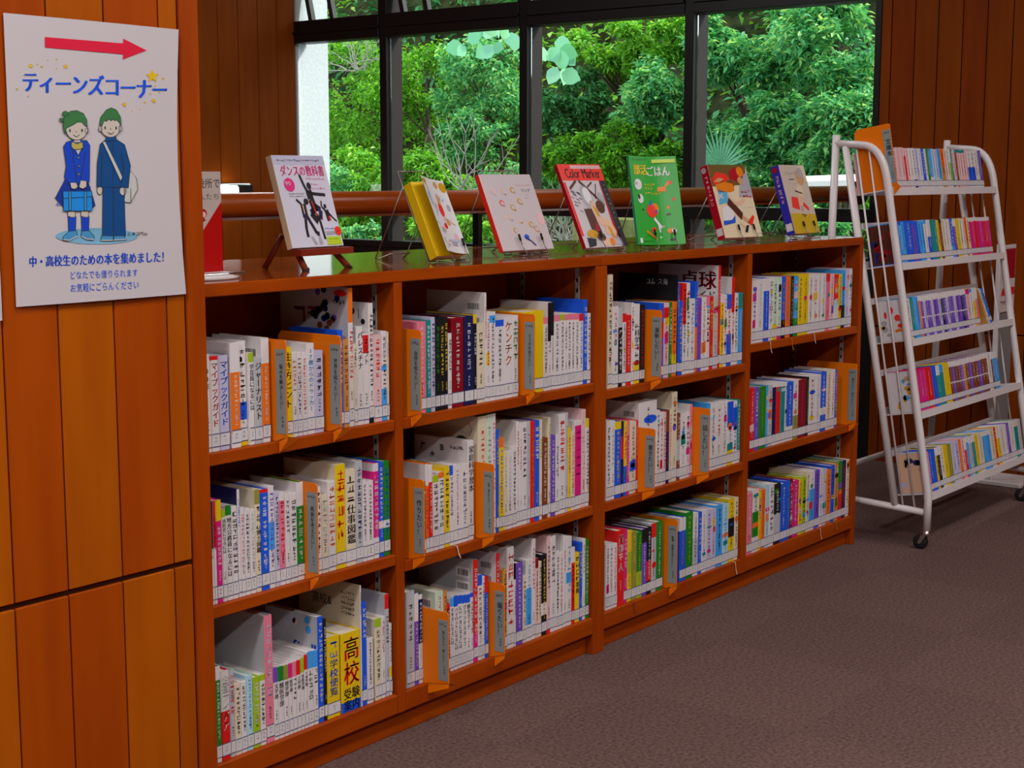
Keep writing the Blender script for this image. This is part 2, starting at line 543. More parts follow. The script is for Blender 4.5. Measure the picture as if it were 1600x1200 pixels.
bookcase('bookcase', -2.9240, -2.1919, -1.4600, ZS[:2], 'low orange wood bookcase beside the poster pillar')
bookcase('bookcase', -1.4596, -.7278, 0.0, ZS[2:], 'low orange wood bookcase ending beside the white rack')
# ---------------------------------------------------------------- books
def parse(line):
    """xr ytop base ink [T..|B..|M..|S.|bc|n|h..|v..|x..|W..] [:title]"""
    title = None
    if ':' in line:
        line, title = line.split(':', 1)
    p = line.split()
    d = dict(xr=float(p[0]), yt=float(p[1]), c=p[2], ink=p[3], bands=[], title=title, side=None, bc=False, film=True, dy=0, x=None, W=0)
    for q in p[4:]:
        if q[0] == 'T': d['bands'].append((0, float(q[2:])/100, q[1]))
        elif q[0] == 'B': d['bands'].append((1-float(q[2:])/100, 1, q[1]))
        elif q[0] == 'M':
            a, b = q[2:].split('-'); d['bands'].append((float(a)/100, float(b)/100, q[1]))
        elif q[0] == 'S': d['side'] = q[1]
        elif q == 'bc': d['bc'] = True
        elif q == 'n': d['film'] = False
        elif q[0] == 'v': d['dy'] = float(q[1:])/1000
        elif q[0] == 'x': d['x'] = float(q[1:])
        elif q[0] == 'R': d['rib'] = q[1]
        elif q[0] == 'Z': d['art'] = q[1:]
        elif q[0] == 'W': d['W'] = float(q[1:])
    return d
LIGHT = 'wcgaPLqyplO'
NB = [0]
def art(kind, h, d, root, rnd):
    """print on the left cover of a tall book"""
    mb = MB()
    f_ = lambda a, b: (-.0004, a, b)
    fm = lambda a, b: (-.0006, d-a, b)
    if kind == 'table':
        htext(mb, '卓球', d-.125, h-.062, .058, .055, ink('d'), fm, rnd, .06); htext(mb, 'ガイド', d-.098, h-.092, .030, .026, ink('k'), fm, rnd, .03)
    elif kind == 'find':
        htext(mb, 'find!', d-.075, h-.085, .040, .040, ink('b'), fm, rnd, .05)
        for i in range(6): disc(mb, d-rnd.uniform(.02, .16), h-rnd.uniform(.01, .05), .008, .008, ink(rnd.choice('Psa')), fm, 10)
    elif kind == 'festival':
        for i in range(22): disc(mb, d-.07+rnd.gauss(0, .016), h-.055+rnd.gauss(0, .022), .008, .007, ink(rnd.choice('kvBn')), fm, 9)
        htext(mb, '~~', d-.16, h-.075, .04, .05, ink('d'), fm, rnd); htext(mb, '~~~~', d-.045, h-.035, .009, .012, ink('k'), fm, rnd); disc(mb, d-.022, h-.012, .018, .007, ink('r'), fm, 12)
    elif kind == 'sign':
        disc(mb, d-.046, h-.018, .007, .007, ink('k'), fm, 12); stroke(mb, [(d-.028, h-.012), (d-.028, h-.032)], .002, ink('k'), fm); disc(mb, d-.016, h-.038, .006, .006, ink('k'), fm, 12)
    elif kind == 'face':
        disc(mb, d-.05, h-.065, .022, .018, ink('k'), fm, 14); htext(mb, 'BOOK 2', d-.09, h-.04, .018, .02, ink('g'), fm, rnd); stroke(mb, [(d-.03, h-.015), (d-.018, h-.03), (d-.026, h-.045)], .0015, ink('B'), fm)
    elif kind == 'dark':
        htext(mb, '~~ ス海', d-.10, h-.026, .016, .018, ink('g'), fm, rnd)
    elif kind == 'snake':
        for i in range(9): disc(mb, d-.050-i*.006, h-.052, .004, .0055, ink('k'), fm, 8)
        disc(mb, d-.028, h-.048, .009, .008, ink('O'), fm, 12)
    elif kind == 'blot':
        for i in range(3): htext(mb, '~', d-.085-.028*i, h-.03-.018*(i % 2), .016, .02, ink('k'), fm, rnd)
        htext(mb, '~~~~~', d-.052, h-.022, .008, .011, ink('k'), fm, rnd)
    elif kind == 'lines':
        for i in range(5): htext(mb, '~~~~~~', d-.055, h-.025-.011*i, .0065, .008, ink('k'), fm, rnd)
        htext(mb, '高校&', d-.14, h-.055, .022, .026, ink('k'), fm, rnd)
    if mb.f: mb.build('cover_print', root)
def make_book(name, w, h, d, spec, seed, loc, rot=(0, 0, 0), detail=True):
    """upright book, spine to the front (-y), origin at lower left front corner of the spine"""
    rnd = random.Random(seed)
    base = spec['c']
    side = spec['side'] or base
    cuts = sorted({0.0, 1.0} | {c for a, b, _ in spec['bands'] for c in (a, b)})
    th = min(.0022, w*.22)
    r = min(.0018, w*.2)
    prof = [(0, d), (0, r), (r, 0), (w-r, 0), (w, r), (w, d), (w-th, d), (w-th, th+r), (th, th+r), (th, d)]
    mb = MB()
    n = len(prof)
    zs = [h*(1-c) for c in cuts]
    def colour(a, b):
        cc = base
        for p, q, k in spec['bands']:
            if p <= (a+b)/2 <= q: cc = k
        return cc
    for i in range(len(cuts)-1):
        z1, z0 = zs[i], zs[i+1]
        cc = pm(colour(cuts[i], cuts[i+1]))
        sd = pm(side)
        for k in range(n):
            (xa, ya), (xb, yb) = prof[k], prof[(k+1) % n]
            mm = cc if k in (1, 2, 3) else sd
            if k == 0 and spec['side'] is None and colour(cuts[i], cuts[i+1]) != base and base not in LIGHT: mm = cc
            mb.face([(xa, ya, z1), (xb, yb, z1), (xb, yb, z0), (xa, ya, z0)], mm)
    sd = pm(side)
    for zz, fl in ((h, 1), (0, 0)):
        f1 = [(prof[k][0], prof[k][1], zz) for k in (0, 1, 2, 3, 4, 5, 6, 7, 8, 9)]
        for q in ((0, 1, 8, 9), (1, 2, 3, 4, 7, 8), (4, 5, 6, 7)):
            pts = [f1[k] for k in q]
            mb.face(pts if not fl else pts[::-1], sd if h < .1 or q != (1, 2, 3, 4, 7, 8) else pm(colour(0, .02) if fl else base))
    root = mb.build(name)
    root.location = loc
    root.rotation_euler = rot
    mb = MB()
    mb.box(th+.0001, w-th-.0001, th+r+.0004, d-.003, .0025, h-.0025, PAGEW if base in 'wgasbnkpmP' else PAGE)
    mb.build('page_block', root)
    fn = lambda a, b: (a, -.0003, b)
    fl = lambda a, b: (-.0003, a, b)
    if detail:
        mb = MB()
        ti = spec['title']
        zt = h*(1-.05)
        for a, b, _ in spec['bands']:
            if a == 0 and b < .4: zt = h*(1-b-.02)
        zb = max(.045, h*.2)
        mI = ink(spec['ink'])
        if ti is None:
            k = rnd.randint(6, 15)
            s = min(w*.74, .0135, (zt-zb)*.95/k)
            s = max(s, .0034)
            lead = rnd.uniform(0, .25)*(zt-zb-k*s) if zt-zb > k*s else 0
            vtext(mb, '~'*k, w/2, zt-lead, s, s, mI, fn, rnd)
            if w > .008:
                s2 = min(w*.38, .0065)
                vtext(mb, '~'*4, w/2, zb+s2*3.4, s2, s2, ink('k') if base in LIGHT else mI, fn, rnd)
        elif ti:
            k = len(ti)
            s = min(w*.86, .03, (zt-zb)/k*1.25)
            sh = min(s, (zt-zb)/k)
            if ti == '高校': s, sh = w*.82, w*.92
            vtext(mb, ti, w/2, zt, s, sh, mI, fn, rnd, .05)
            if ti == '高校':
                zc = zt-k*sh-.004
                for q, tx in enumerate(('受案', '験内')):
                    vtext(mb, tx, w*(.29+.42*q), zc, w*.40, w*.44, ink('k'), fn, rnd, .06)
                htext(mb, '2020', w*.14, zc-w*1.25, w*.30, w*.34, ink('t'), fn)
            elif w > .008 and zt-k*sh-zb > .03:
                s2 = min(w*.42, .007)
                vtext(mb, '~'*4, w/2, zb+s2*3, s2, s2, ink('k') if base in LIGHT else mI, fn, rnd)
        if spec.get('acc'):
            for q in range(rnd.choice((1, 2, 2, 3))):
                zc = h*rnd.uniform(.25, .92); hh = h*rnd.uniform(.02, .09); ww = w*rnd.uniform(.25, .5); xc = rnd.uniform(ww, w-ww)
                mm = ink(rnd.choice('brsymvPGoqtk'))
                if rnd.random() < .5: disc(mb, xc, zc, ww, hh*.6, mm, lambda a, b: (a, -.00022, b), 9)
                else: mb.poly([(xc-ww, zc-hh), (xc+ww, zc-hh*.8), (xc+ww*.8, zc+hh), (xc-ww, zc+hh*.7)], mm, lambda a, b: (a, -.00022, b))
        if mb.f: mb.build('title_lettering', root)
        if spec['film']:
            z0, z1 = h*.035+.0015, h*.035+(.0265 if name != 'paperback' else .021)
            mb = MB()
            lx = lambda x0, x1, a, b, yy, m: mb.face([(x0, yy, a), (x1, yy, a), (x1, yy, b), (x0, yy, b)], m)
            mb.face([(r*.3, -.0002, z0), (w-r*.3, -.0002, z0), (w-r*.3, -.0002, z1), (r*.3, -.0002, z1)], FILM)
            for a in (z0, z1-.0012):
                mb.face([(r*.3, -.0005, a), (w-r*.3, -.0005, a), (w-r*.3, -.0005, a+.0017), (r*.3, -.0005, a+.0017)], LINE)
            if w > .012:
                vtext(mb, '~~', w/2, z1-.004, min(w*.5, .008), .0075, ink('g'), lambda a, b: (a, -.0004, b), rnd)
            mb.build('call_number_label', root)
        if spec.get('rib'):
            mb = MB()
            L = rnd.uniform(.026, .040); x = w*.5
            pts = [(x, .004, .0016), (x+.001, -.0135, .001), (x+.003, -.0145, -.006), (x+.007, -.0135, -L*.6), (x+.012, -.0150, -L)]
            for (xa, ya, za), (xb, yb, zb2) in zip(pts, pts[1:]):
                mb.face([(xa-.0016, ya, za), (xa+.0016, ya, za), (xb+.0016, yb, zb2), (xb-.0016, yb, zb2)], ink(spec['rib']))
            mb.build('ribbon_bookmark', root)
        if spec.get('art'):
            art(spec['art'], h, d, root, rnd)
        if spec['bc']:
            mb = MB()
            for zc in (h*.92, h*.92-.032):
                mb.poly([(.012, zc-.024), (.052, zc-.024), (.052, zc), (.012, zc)], PAGEW, fl)
                y = .016
                while y < .048:
                    e = rnd.choice((.001, .0015, .002))
                    mb.poly([(y, zc-.019), (y+e, zc-.019), (y+e, zc-.005), (y, zc-.005)], ink('k'), lambda a, b: (-.0006, a, b))
                    y += e+rnd.choice((.001, .0015))
            mb.build('barcode_sticker', root)
    NB[0] += 1
    return root
ORD = lambda n: '%d%s' % (n, 'th' if 10 <= n % 100 <= 20 else {1: 'st', 2: 'nd', 3: 'rd'}.get(n % 10, 'th'))
def look(spec):
    c = NAMES[spec['c']]
    spec = dict(spec, bands=[q for q in spec['bands'] if q[2] != spec['c']])
    for a, b, k in spec['bands']:
        if a == 0 and b < .5: return '%s-topped %s' % (NAMES[k], c)
    for a, b, k in spec['bands']:
        if a > 0 and b < 1: return '%s-banded %s' % (NAMES[k], c)
    for a, b, k in spec['bands']:
        if a > 0: return '%s-footed %s' % (NAMES[k], c)
        return '%s-and-%s' % (NAMES[k], c)
    return c
def divider(name, loc, rot, h, text, label, group, depth=.15, hk=-.0035, F=-.026):
    """orange plate between books, a grey card with the subject on its left face; origin at its foot, front edge at y -.03"""
    mb = MB()
    mb.prism([(F, .012), (F, h-.004), (F+.004, h), (depth-.01, h), (depth, h-.01), (depth, 0), (.004, 0)], 0, .0028, ORANGE, 0)
    root = mb.build(name)
    root.location = loc; root.rotation_euler = rot
    tag(root, label, 'shelf divider', group)
    mb = MB()
    mb.face([(.0028, hk, .0062 if hk < -.01 else .0002), (0, hk, -.022), (0, F, .002), (.0028, F, .012)], ORANGE)
    mb.face([(0, hk-.0002, -.022), (.03, F+.002, .002), (.0028, F, .012), (0, F, .004)], ORANGE)
    mb.face([(0, hk, -.022), (.0, hk, .0062 if hk < -.01 else .0002), (.0028, hk, .0062 if hk < -.01 else .0002), (.03, F+.002, .002)], ORANGE)
    mb.build('foot', root)
    mb = MB()
    y0, y1, z0, z1 = F+.001, F+.0275, .016, h-.018
    mb.prism([(y0, z0), (y1, z0), (y1, z1), (y0, z1)], -.0012, -.0001, GREY, 0)
    card = mb.build('subject_card', root)
    mb = MB()
    fl = lambda a, b: (-.0016, a, b)
    fn = lambda a, b: fl((y0+y1)/2+(a), b)
    # seen from -x the y axis runs right to left: mirror the glyphs
    fm = lambda a, b: (-.0016, (y0+y1)/2-a, b)
    k = len(text)
    s = min(.019, (z1-z0)*.55/k)
    rnd = random.Random(h)
    vtext(mb, text, .002, z1-(z1-z0)*.17, s, s, INKD, fm, rnd, .04)
    htext(mb, '~~~', -.010, z1-.012, .0066, .007, INKD, fm, rnd)
    vtext(mb, '~~~', .004, z0+.034, .006, .007, INKD, fm, rnd)
    mb.build('lettering', card)
    return root
BAYN = ['leftmost bay', 'second bay', 'third bay', 'rightmost bay']
SHN = ['top shelf', 'middle shelf', 'bottom shelf']
SPY = .012
def compartment(bay, sh, x0, y0, sc, ymid, start, lines, zbase):
    """books of one compartment; crop origin, scale, and crop coordinates read off the photo"""
    X_ = lambda x, y=ymid, dy=0: aty(x0+x*sc, y0+y*sc, SPY+dy).x
    cur = X_(start)
    lim = [-2.1919-.0165, -1.4836-.003, -.7278-.0165, -.0238-.003][bay]
    lo = [-2.899, -2.1919+.0155, -1.436+.003, -.7278+.0165][bay]
    cur = max(cur, lo)
    anchor, na, nd = 'the left end', 0, 0
    ds = [l for l in lines if l.startswith('D ')]
    for i, l in enumerate(lines):
        if l.startswith('D '):
            _, xf, yt, text = l.split(' ', 3)
            FF = -.026
            if text.startswith('f-'):
                q, text = text.split(' ', 1); FF = float(q[1:])/1000
            text0 = text.startswith('x')
            if text0:
                q, text = text.split(' ', 1); cur = X_(float(q[1:]))
            zt = aty(x0+float(xf)*sc, y0+float(yt)*sc, -.02).z
            uf = aty(x0+float(xf)*sc, y0+ymid*sc, FF+.002).x
            if i == 0 or text0 or i == len(lines)-1: cur = max(cur, uf)
            else: cur = min(max(cur, uf), cur+.012)
            nd += 1
            which = 'only' if len(ds) == 1 else ['first', 'second', 'third'][nd-1]
            divider('shelf_divider', (cur, .002, zbase+.0006), (0, 0, 0), zt-zbase, text,
                    'orange divider with grey card, %s on %s of %s' % (which, SHN[sh], BAYN[bay]), 'orange shelf dividers in the bookcases', F=FF)
            cur += .0036
            anchor = 'the orange divider' if len(ds) == 1 else 'the %s orange divider' % ['first', 'second', 'third'][nd-1]
            na = 0
            continue
        s = parse(l)
        if s['x'] is not None: cur = max(cur, X_(s['x'], ymid, s['dy']))
        u1 = X_(s['xr'], ymid, s['dy'])
        if s['W']: u1 = cur+s['W']/1000
        u1 = max(u1, cur+.0042)
        u1 = min(u1, lim)
        if u1-cur < .0035: continue
        zt = aty(x0+(s['xr']-4)*sc, y0+s['yt']*sc, SPY+s['dy']).z
        ceil = [.974]+[z-.024 for z in ZS[bay]]
        h = min(zt, ceil[sh]-.002)-zbase
        d = min(.255, max(.12, h*.70))
        tall = h > .226
        if bay >= 2 and (s['c'] in LIGHT) and random.Random(i*31+sh+bay*7).random() < .75 or (bay == 3 and random.Random(i*5+sh).random() < .4): s['acc'] = True
        na += 1
        nm = 'large_format_book' if tall else 'book'
        b = make_book(nm, u1-cur-.0005, h, d, s, hash((bay, sh, i)) & 0xffff, (cur, SPY+s['dy'], zbase+.0006))
        ttl = ' with %s title' % NAMES[s['ink']] if look(s) == NAMES[s['c']] and not tall and u1-cur >= .0085 and s['title'] != '' else ''
        tag(b, '%s%s book%s, %s right of %s, %s, %s' % ('tall ' if tall else 'thin ' if u1-cur < .0085 else '', look(s), ttl, ORD(na), anchor, SHN[sh], BAYN[bay]), 'book',
            'books on the %s of the %s' % (SHN[sh], BAYN[bay]))
        cur = u1
    return cur
DATA = [
(0, 0, 300, 420, .25, 800, 72, '''118 535 w G :100年
170 545 w r Tr4 :マイブックガイド
232 540 a b :マイブックガイド
305 460 o w Tw28 Bw14 Sw bc x245
345 450 w k Mb58-75 By14 v6
392 525 w k Tl10 :学芸員になるには
440 555 g k :ジャーナリスト
490 432 o w Tw24 Bw10 Sw bc
D 590 446 悩みを解決したい！
630 490 y k x578 :生き方ヒント
660 515 w o
690 520 w k
722 525 w r
770 465 w s :17歳からのドラッカー
825 510 a k
D 930 418 世界を知りたい！
950 385 b w x918
985 440 O B
1015 117 w r To25 Sg Zfestival
1035 470 c k
1075 360 w k :パレスチナ
1110 402 w k Mr2-22 :エジプト
1140 215 w k Bk10 Zsign
1190 410 P r
1222 390 w k Ms38-44 Bs36
1255 392 c s'''),
(0, 1, 300, 690, .24165, 700, 105, '''143 385 w k Tn46
161 385 w k Tr45
198 376 m w Ty20
225 440 w G Tl8 :消防官になるには
262 412 w k TG10 :地方公務員になるには
300 415 w k :~~~~~~~~~~~
318 308 w b Sn
346 425 w p
380 430 w k
415 437 w g
450 308 c k Te14 :~~~~博士図鑑
502 305 b w Tr3
540 285 w v Ms35-62
570 318 a k
608 330 w r Mp8-90
640 332 w k
685 330 w k
730 260 G w Tw24 Bw14
D 808 272 将来を考えたい！
842 290 w k x800
885 340 c g
935 252 w o :~~~~~~~~~
1000 142 y r Sc Zsnake :~~~~~~
1065 175 c k :~~~仕事図鑑
1110 120 g n
1135 247 w k
1180 250 w k
1215 140 m w Tw8 Bw22
1245 130 b w Mw62-70
1285 124 G b Mw62-70'''),
(0, 2, 300, 900, .25, 850, 128, '''150 560 o w Bw12
185 562 G w Tw14 Bw14
240 585 r w Tw45 :企画アイデア
270 585 g r :~~~文芸~~~
310 665 c k
345 655 w k
385 615 q s
430 625 l w
465 612 w k Tl8
515 238 p a Sg
545 570 w k Tv20 :文学部
580 562 w k TG20 :獣医学部
610 555 w k Te20 :理学部
635 545 w k Tm20 :医学部
660 535 w k Tp20 :~~~~~
685 525 w k Tr20 :工学部
708 510 w k Tl20 :水産学部
730 490 w k Tr20 :~~学部
765 468 w k Ts22 :~~~~~
795 462 w k Ts22 :~~~
830 250 b w Sg Zfind
850 268 k c
930 365 y b :~~学校便覧
1060 330 y r x938 n Bb13 :高校
1068 58 w k Sc Zlines
1100 160 b w
1140 385 w k
1190 262 c k x1150 Tl10
1215 250 w p
1240 112 g k Tr14
1285 285 w d My60-74'''),
(1, 0, 620, 420, .21668, 700, 62, '''D 172 440 f-32 自然を知りたい！
215 380 p w x150
250 372 t w
280 350 a n
315 365 k G
345 356 k y
372 350 k y
400 465 w k Sb
485 350 d w
555 340 n w x490
580 330 k w Ty10
635 390 c k
650 174 w r bc Sw
672 310 w r My45-60
715 310 w k Ms4-12
775 368 w k Tb8
835 342 w o :ケンチク
878 336 w G :~~~~~
D 1030 325 カラダを知りたい！
1060 300 y r
1092 350 w k Tp9
1115 246 w k Tk44
1135 242 w k Tk38
1180 335 w k Tp8
1210 330 w k Tl8
1232 330 w k Tp8
1258 328 w k Tp8
1285 326 w k Tp8
1316 325 w k Tp8
1345 325 w b Tr10
1375 225 b w
1408 320 w n'''),
(1, 1, 620, 630, .21668, 750, 60, '''D 196 545 f-36 作りたい！
211 565 n w x180
235 440 o r Tw24 Bw14
262 442 r w Tw20 Bw12
305 520 w k TL6 Tl9 :~~~~~~~~
345 498 w k To7 :~~~~~~~
385 455 y k
410 450 w k Tb12 Rc :~~~~になるには
470 440 w p
515 440 w k
558 268 w k Sw Zblot :家庭科学習本
D 720 425 f-36 料理・服を作りたい！ x596
652 90 c r Sc Zface
688 80 L g
717 74 w p
740 190 b y x719
775 250 y b To10
800 345 c g
835 345 w g
865 312 w k
885 132 w r
905 140 w p
940 136 w k
965 130 g g
995 130 r o
1030 125 b w :~~~~~
1050 120 c l
1090 250 B c
1110 105 c l
1145 230 v w
1170 236 w k
1215 80 w r :~~~~~~
1235 70 g y
1255 178 y r
1285 200 c o
1330 126 w m Mm5-88 :~~~~~~~
1360 46 P w
1385 112 w k Ty10
1400 40 m w'''),
(1, 2, 620, 820, .23338, 700, 66, '''122 440 g k
150 460 v w Tw30
176 466 n w Bw45 Tw5
D 328 545 f-62 旅に出たい・乗りたい！
315 440 L r x262 bc
340 440 O r
360 530 d w x338 Tr6
385 492 w k Ts11 :~~~になるには
413 475 w k Tb14 :パイロットになるには
440 472 w k Tb11 :~~~~になるには
468 470 w k Tb11 :グランドスタッフ
495 466 w k Tb11 :観光ガイド
515 455 w k Tb6
546 235 r w Sg bc Bm28
575 335 w k Tb12
592 345 w k
615 342 b w Tr20
D 720 390 f-32 撮りたい！
690 190 r w Sw bc x668
740 300 O k Mm40-50 x716
786 146 w r :~~~~~~~~
800 370 w k
845 250 v w Sk
868 342 c k
905 230 w s Ms35-80
930 94 w p
950 226 P d Td12
970 246 c k
1005 195 k y Mw60-75
1030 76 P k Br14
1065 74 w k
1090 176 w k
1115 185 w p
1135 76 w o
1170 78 w s Ms40-52
1192 150 r k Tw20
1222 186 y k :~~~~事典
1242 120 b w
1262 95 w r
1285 100 G w
1305 105 r w
1316 150 w k'''),
(2, 0, 930, 400, .18328, 750, 108, '''150 160 c k
200 430 w p
235 440 k w Tg25 Bk12
265 490 w n Tr12
310 505 r w
330 400 w k :~~~~数学~
380 410 w k Tw20 By28 :~科学~~~
425 420 k r
D 562 460 f-34 運動したい！
585 405 b r Mr25-45 x545
630 400 P r Mr6-20
655 395 G w
695 390 o k Bo40 My70-90
700 165 n w Sk Zdark
715 240 b w Sw
745 385 b y
775 235 r k Bw55
805 230 w k
850 365 w s
870 220 b y Bo50
905 360 v r
945 355 w o
975 350 w k Tp14 :~~~~~~
1005 345 r y
1045 340 g y
1065 85 r w Sw Ztable
1095 325 y r Tw12
1120 330 w r
1160 330 b r Mw20-55
1185 182 w r Tr40
1215 320 w k
1265 315 s y Tt22'''),
(2, 1, 930, 600, .16667, 700, 108, '''150 345 w k
185 345 w g
245 350 b y Ty10
270 350 n r Mr20-50
300 350 y r Bb40
325 345 m w Tp20
385 350 c k
400 342 r w
D 556 408 f-40 書きたい！
575 150 w k Sw bc
605 245 w k
640 270 w p
665 265 P B
695 245 n r TB30
715 240 c r
765 75 c k Sc
796 275 B w Mg40-70
850 276 w k
885 262 w k
910 194 p w Sw bc
D 1064 218 f-40 話したい！
1075 185 s p Mp50-90 x1048
1130 190 w k
1185 180 w r
1235 175 w k
1290 165 w b Tb40 By30
1325 160 w b Mb10-40
1385 145 t w Bw20'''),
(2, 2, 930, 750, .18328, 750, 92, '''125 545 w k
155 542 w p
190 540 w p
245 425 r w n :首都~人
275 420 m w
310 430 l y RB Ty30 By40
355 435 e y
400 440 G y Bl40
440 418 v w Tk20
480 400 k w Mr50-80
520 370 g r Tr20
575 350 G w
D 722 330 動物・植物を知りたい！
612 572 k w v-14 x580
665 545 c k v-14
770 320 b o x718 Tw20
830 270 G l
875 280 w k Mg40-90
905 275 b w
945 260 w s
985 252 a v
1025 246 a p
1080 212 s k Bs45
1130 202 q b
1180 160 y k Rc Mk30-60
1215 150 c k
1250 140 w n Mn50-90'''),
(3, 0, 1150, 370, .15837, 680, 160, '''210 430 w v
275 420 w g
330 410 b w Tw20 Rc
365 402 w k :ロックンロード
410 400 L k By25
450 398 L k Bm20
490 395 b o Bk30
540 390 o b Ro
570 390 k e
615 390 s w BG30
655 375 y B
715 366 y B
760 370 w n Rc
805 370 w p
845 366 w g
885 365 w s
925 365 p m Tr14
965 365 P m
1010 375 r w Bw45 :ＨＭ
1040 370 y k
1075 335 s k Bk40
1112 320 a w
1140 315 w b'''),
(3, 1, 1150, 540, .1417, 750, 155, '''205 470 r w
255 460 v w
330 450 G l
355 445 s w
400 440 g o Mo40-55
440 425 w n Mn5-88
490 420 w r Mr5-88
540 415 w t Mt5-88
560 410 w n
630 400 b w Bw25
685 375 w e Be40
770 370 d m
800 350 k e
870 336 w k
930 320 w p
990 290 b w Mw60-72
1045 275 c r
1085 265 w r
1110 270 v w
D 1320 205 読みたい・知りたい！'''),
(3, 2, 1150, 690, .15837, 700, 108, '''165 510 p w
225 470 w G MG35-75
250 490 y v
290 470 o r
330 430 q w
375 420 w n :~~~~~~~~
440 410 k w Mg50-90
500 410 b w
530 390 b s
560 370 d w
615 380 m w
650 375 y k
690 350 l k
720 300 c k
770 290 w s Ms30-90
820 280 v k Rc
850 270 w p
885 270 a w
930 280 o k
965 240 b k Re
1000 220 O k
1040 200 G r Br50
1075 190 n r
1110 180 c k
1140 175 w k'''),
]
for bay, sh, x0, y0, sc, ymid, start, txt in DATA:
    zb = ([ZS[bay][0], ZS[bay][1], .096])[sh]
    compartment(bay, sh, x0, y0, sc, ymid, start, txt.strip().split('\n'), zb)
# ---------------------------------------------------------------- books on show on the bookcase top
TOPZ = 1.0008
SC = {}
def flat(mb, pts, m, fn): mb.poly(pts, m, fn)
def leaning(name, u, v, z0, psi, th, w, h, t, cover, spine, pages=True, label='', group='books on display on the bookcase top'):
    """book leaning back: local x across the cover, z up the cover, y into the book; origin at bottom centre of the cover"""
    root = empty(name, (u, v, 1+z0), (-th, 0, psi))
    root.rotation_mode = 'XYZ'
    root.rotation_euler = (-th, 0, psi)
    tag(root, label, 'book', group)
    e = .0018
    mb = MB()
    mb.box(-w/2, w/2, 0, e, 0, h, cover, .0004)
    mb.box(-w/2, w/2, t-e, t, 0, h, cover if cover != spine else spine, .0004)
    mb.box(-w/2-.0004, -w/2+e, .0002, t-.0002, 0, h, spine, .0004)
    cv = mb.build('cover', root)
    mb = MB()
    mb.box(-w/2+e+.0002, w/2-.003, e+.0002, t-e-.0002, .003, h-.003, PAGEW)
    mb.build('page_block', root)
    fn = lambda a, b, k=0: (-w/2+a*w, -.0004-.0004*k, b*h)
    return root, cv, fn
def layer(fn, k): return lambda a, b: fn(a, b, k)
def wire_stand(u, v, psi, th, w, h, label, t_=.014):
    """bent wire book stand: tilted loop, rear leg loop, two hooked rests with rubber tips"""
    off = (t_+.004)/math.cos(th)
    bu, bv = u, v
    u, v = u-math.sin(psi)*off, v+math.cos(psi)*off
    t = empty('wire_book_stand', (u, v, TOPZ+.0018), (0, 0, psi))
    tag(t, label, 'book stand', 'wire book stands on the bookcase top')
    s, c = math.sin(th), math.cos(th)
    r = .0016
    P = lambda x, l, o=0: (x, o*c+l*s, l*c-o*s)
    mb = MB()
    mb.tube([P(-w/2, .0), P(-w/2, h*.5), P(-w/2, h-.004), P(-w/2+.004, h), P(w/2-.004, h), P(w/2, h-.004), P(w/2, h*.5), P(w/2, 0)], r, WIRE, 6)
    mb.tube([P(-w/2, .001), (-w/2, -.02, 0.002), (-w/2, -.026, .002)], r, WIRE, 6)
    mb.tube([P(w/2, .001), (w/2, -.02, 0.002), (w/2, -.026, .002)], r, WIRE, 6)
    mb.build('tilted_frame', t)
    mb = MB()
    hy = h*.82
    a, b = P(-w/2, hy), P(w/2, hy)
    yb = hy*s+.085
    mb.tube([a, (-w/2-.004, yb, .001), (-w/2+.006, yb, .0), (-w/2+.014, yb-.03, .012), (w/2-.014, yb-.03, .012), (w/2-.006, yb, .0), (w/2+.004, yb, .001), b], r, WIRE, 6)
    mb.build('rear_leg', t)
    for x in (-w*.28, w*.32):
        mb = MB()
        e_ = -off-.004
        mb.tube([P(x-.006, .03, .0005), P(x-.006, .006, .0), (x-.006, -.005, .0002), (x-.006, e_-.012, .0002), (x, e_-.018, .0), (x+.006, e_-.016, .004), (x+.006, e_-.002, .022), (x+.006, e_+.006, .040)], r, WIRE, 6)
        hk = mb.build('hook', t)
        mb = MB(); mb.tube([(x+.006, e_+.004, .035), (x+.006, e_+.010, .050)], .0029, RUBBER, 8); mb.build('rubber_tip', hk)
    return t
C = lambda n, col: mat(n, col, .3, .5)
WH = C('gloss_white', (.76, .73, .76)); LAV = C('gloss_lavender', (.56, .55, .74)); PINKI = C('gloss_pink', (.78, .02, .22)); BLK = C('gloss_black', (.015, .013, .02))
RED = C('gloss_red', (.80, .02, .012)); VERM = C('gloss_vermilion', (.86, .035, .02)); GRN = C('gloss_green', (.015, .38, .02)); YEL = C('gloss_yellow', (.82, .56, .01)); BLU = C('gloss_blue', (.012, .10, .62))
NVY = C('gloss_navy', (.02, .02, .16)); ORG = C('gloss_orange', (.80, .22, .01)); TAN = C('gloss_tan', (.62, .36, .16)); BRN = C('gloss_brown', (.09, .022, .012)); SKIN = C('gloss_peach', (.78, .50, .34)); CRM = C('gloss_cream', (.76, .64, .44))
LIM = C('gloss_lime', (.50, .68, .02)); GRY = C('gloss_grey', (.42, .40, .46)); DKR = C('gloss_dark_red', (.30, .004, .012)); GLD = C('gloss_gold', (.62, .32, .01)); SKY = C('gloss_sky', (.10, .42, .72)); CRI = C('gloss_crimson', (.42, .004, .02)); PPK = C('gloss_pale_pink', (.80, .48, .52))
rnd = random.Random(11)

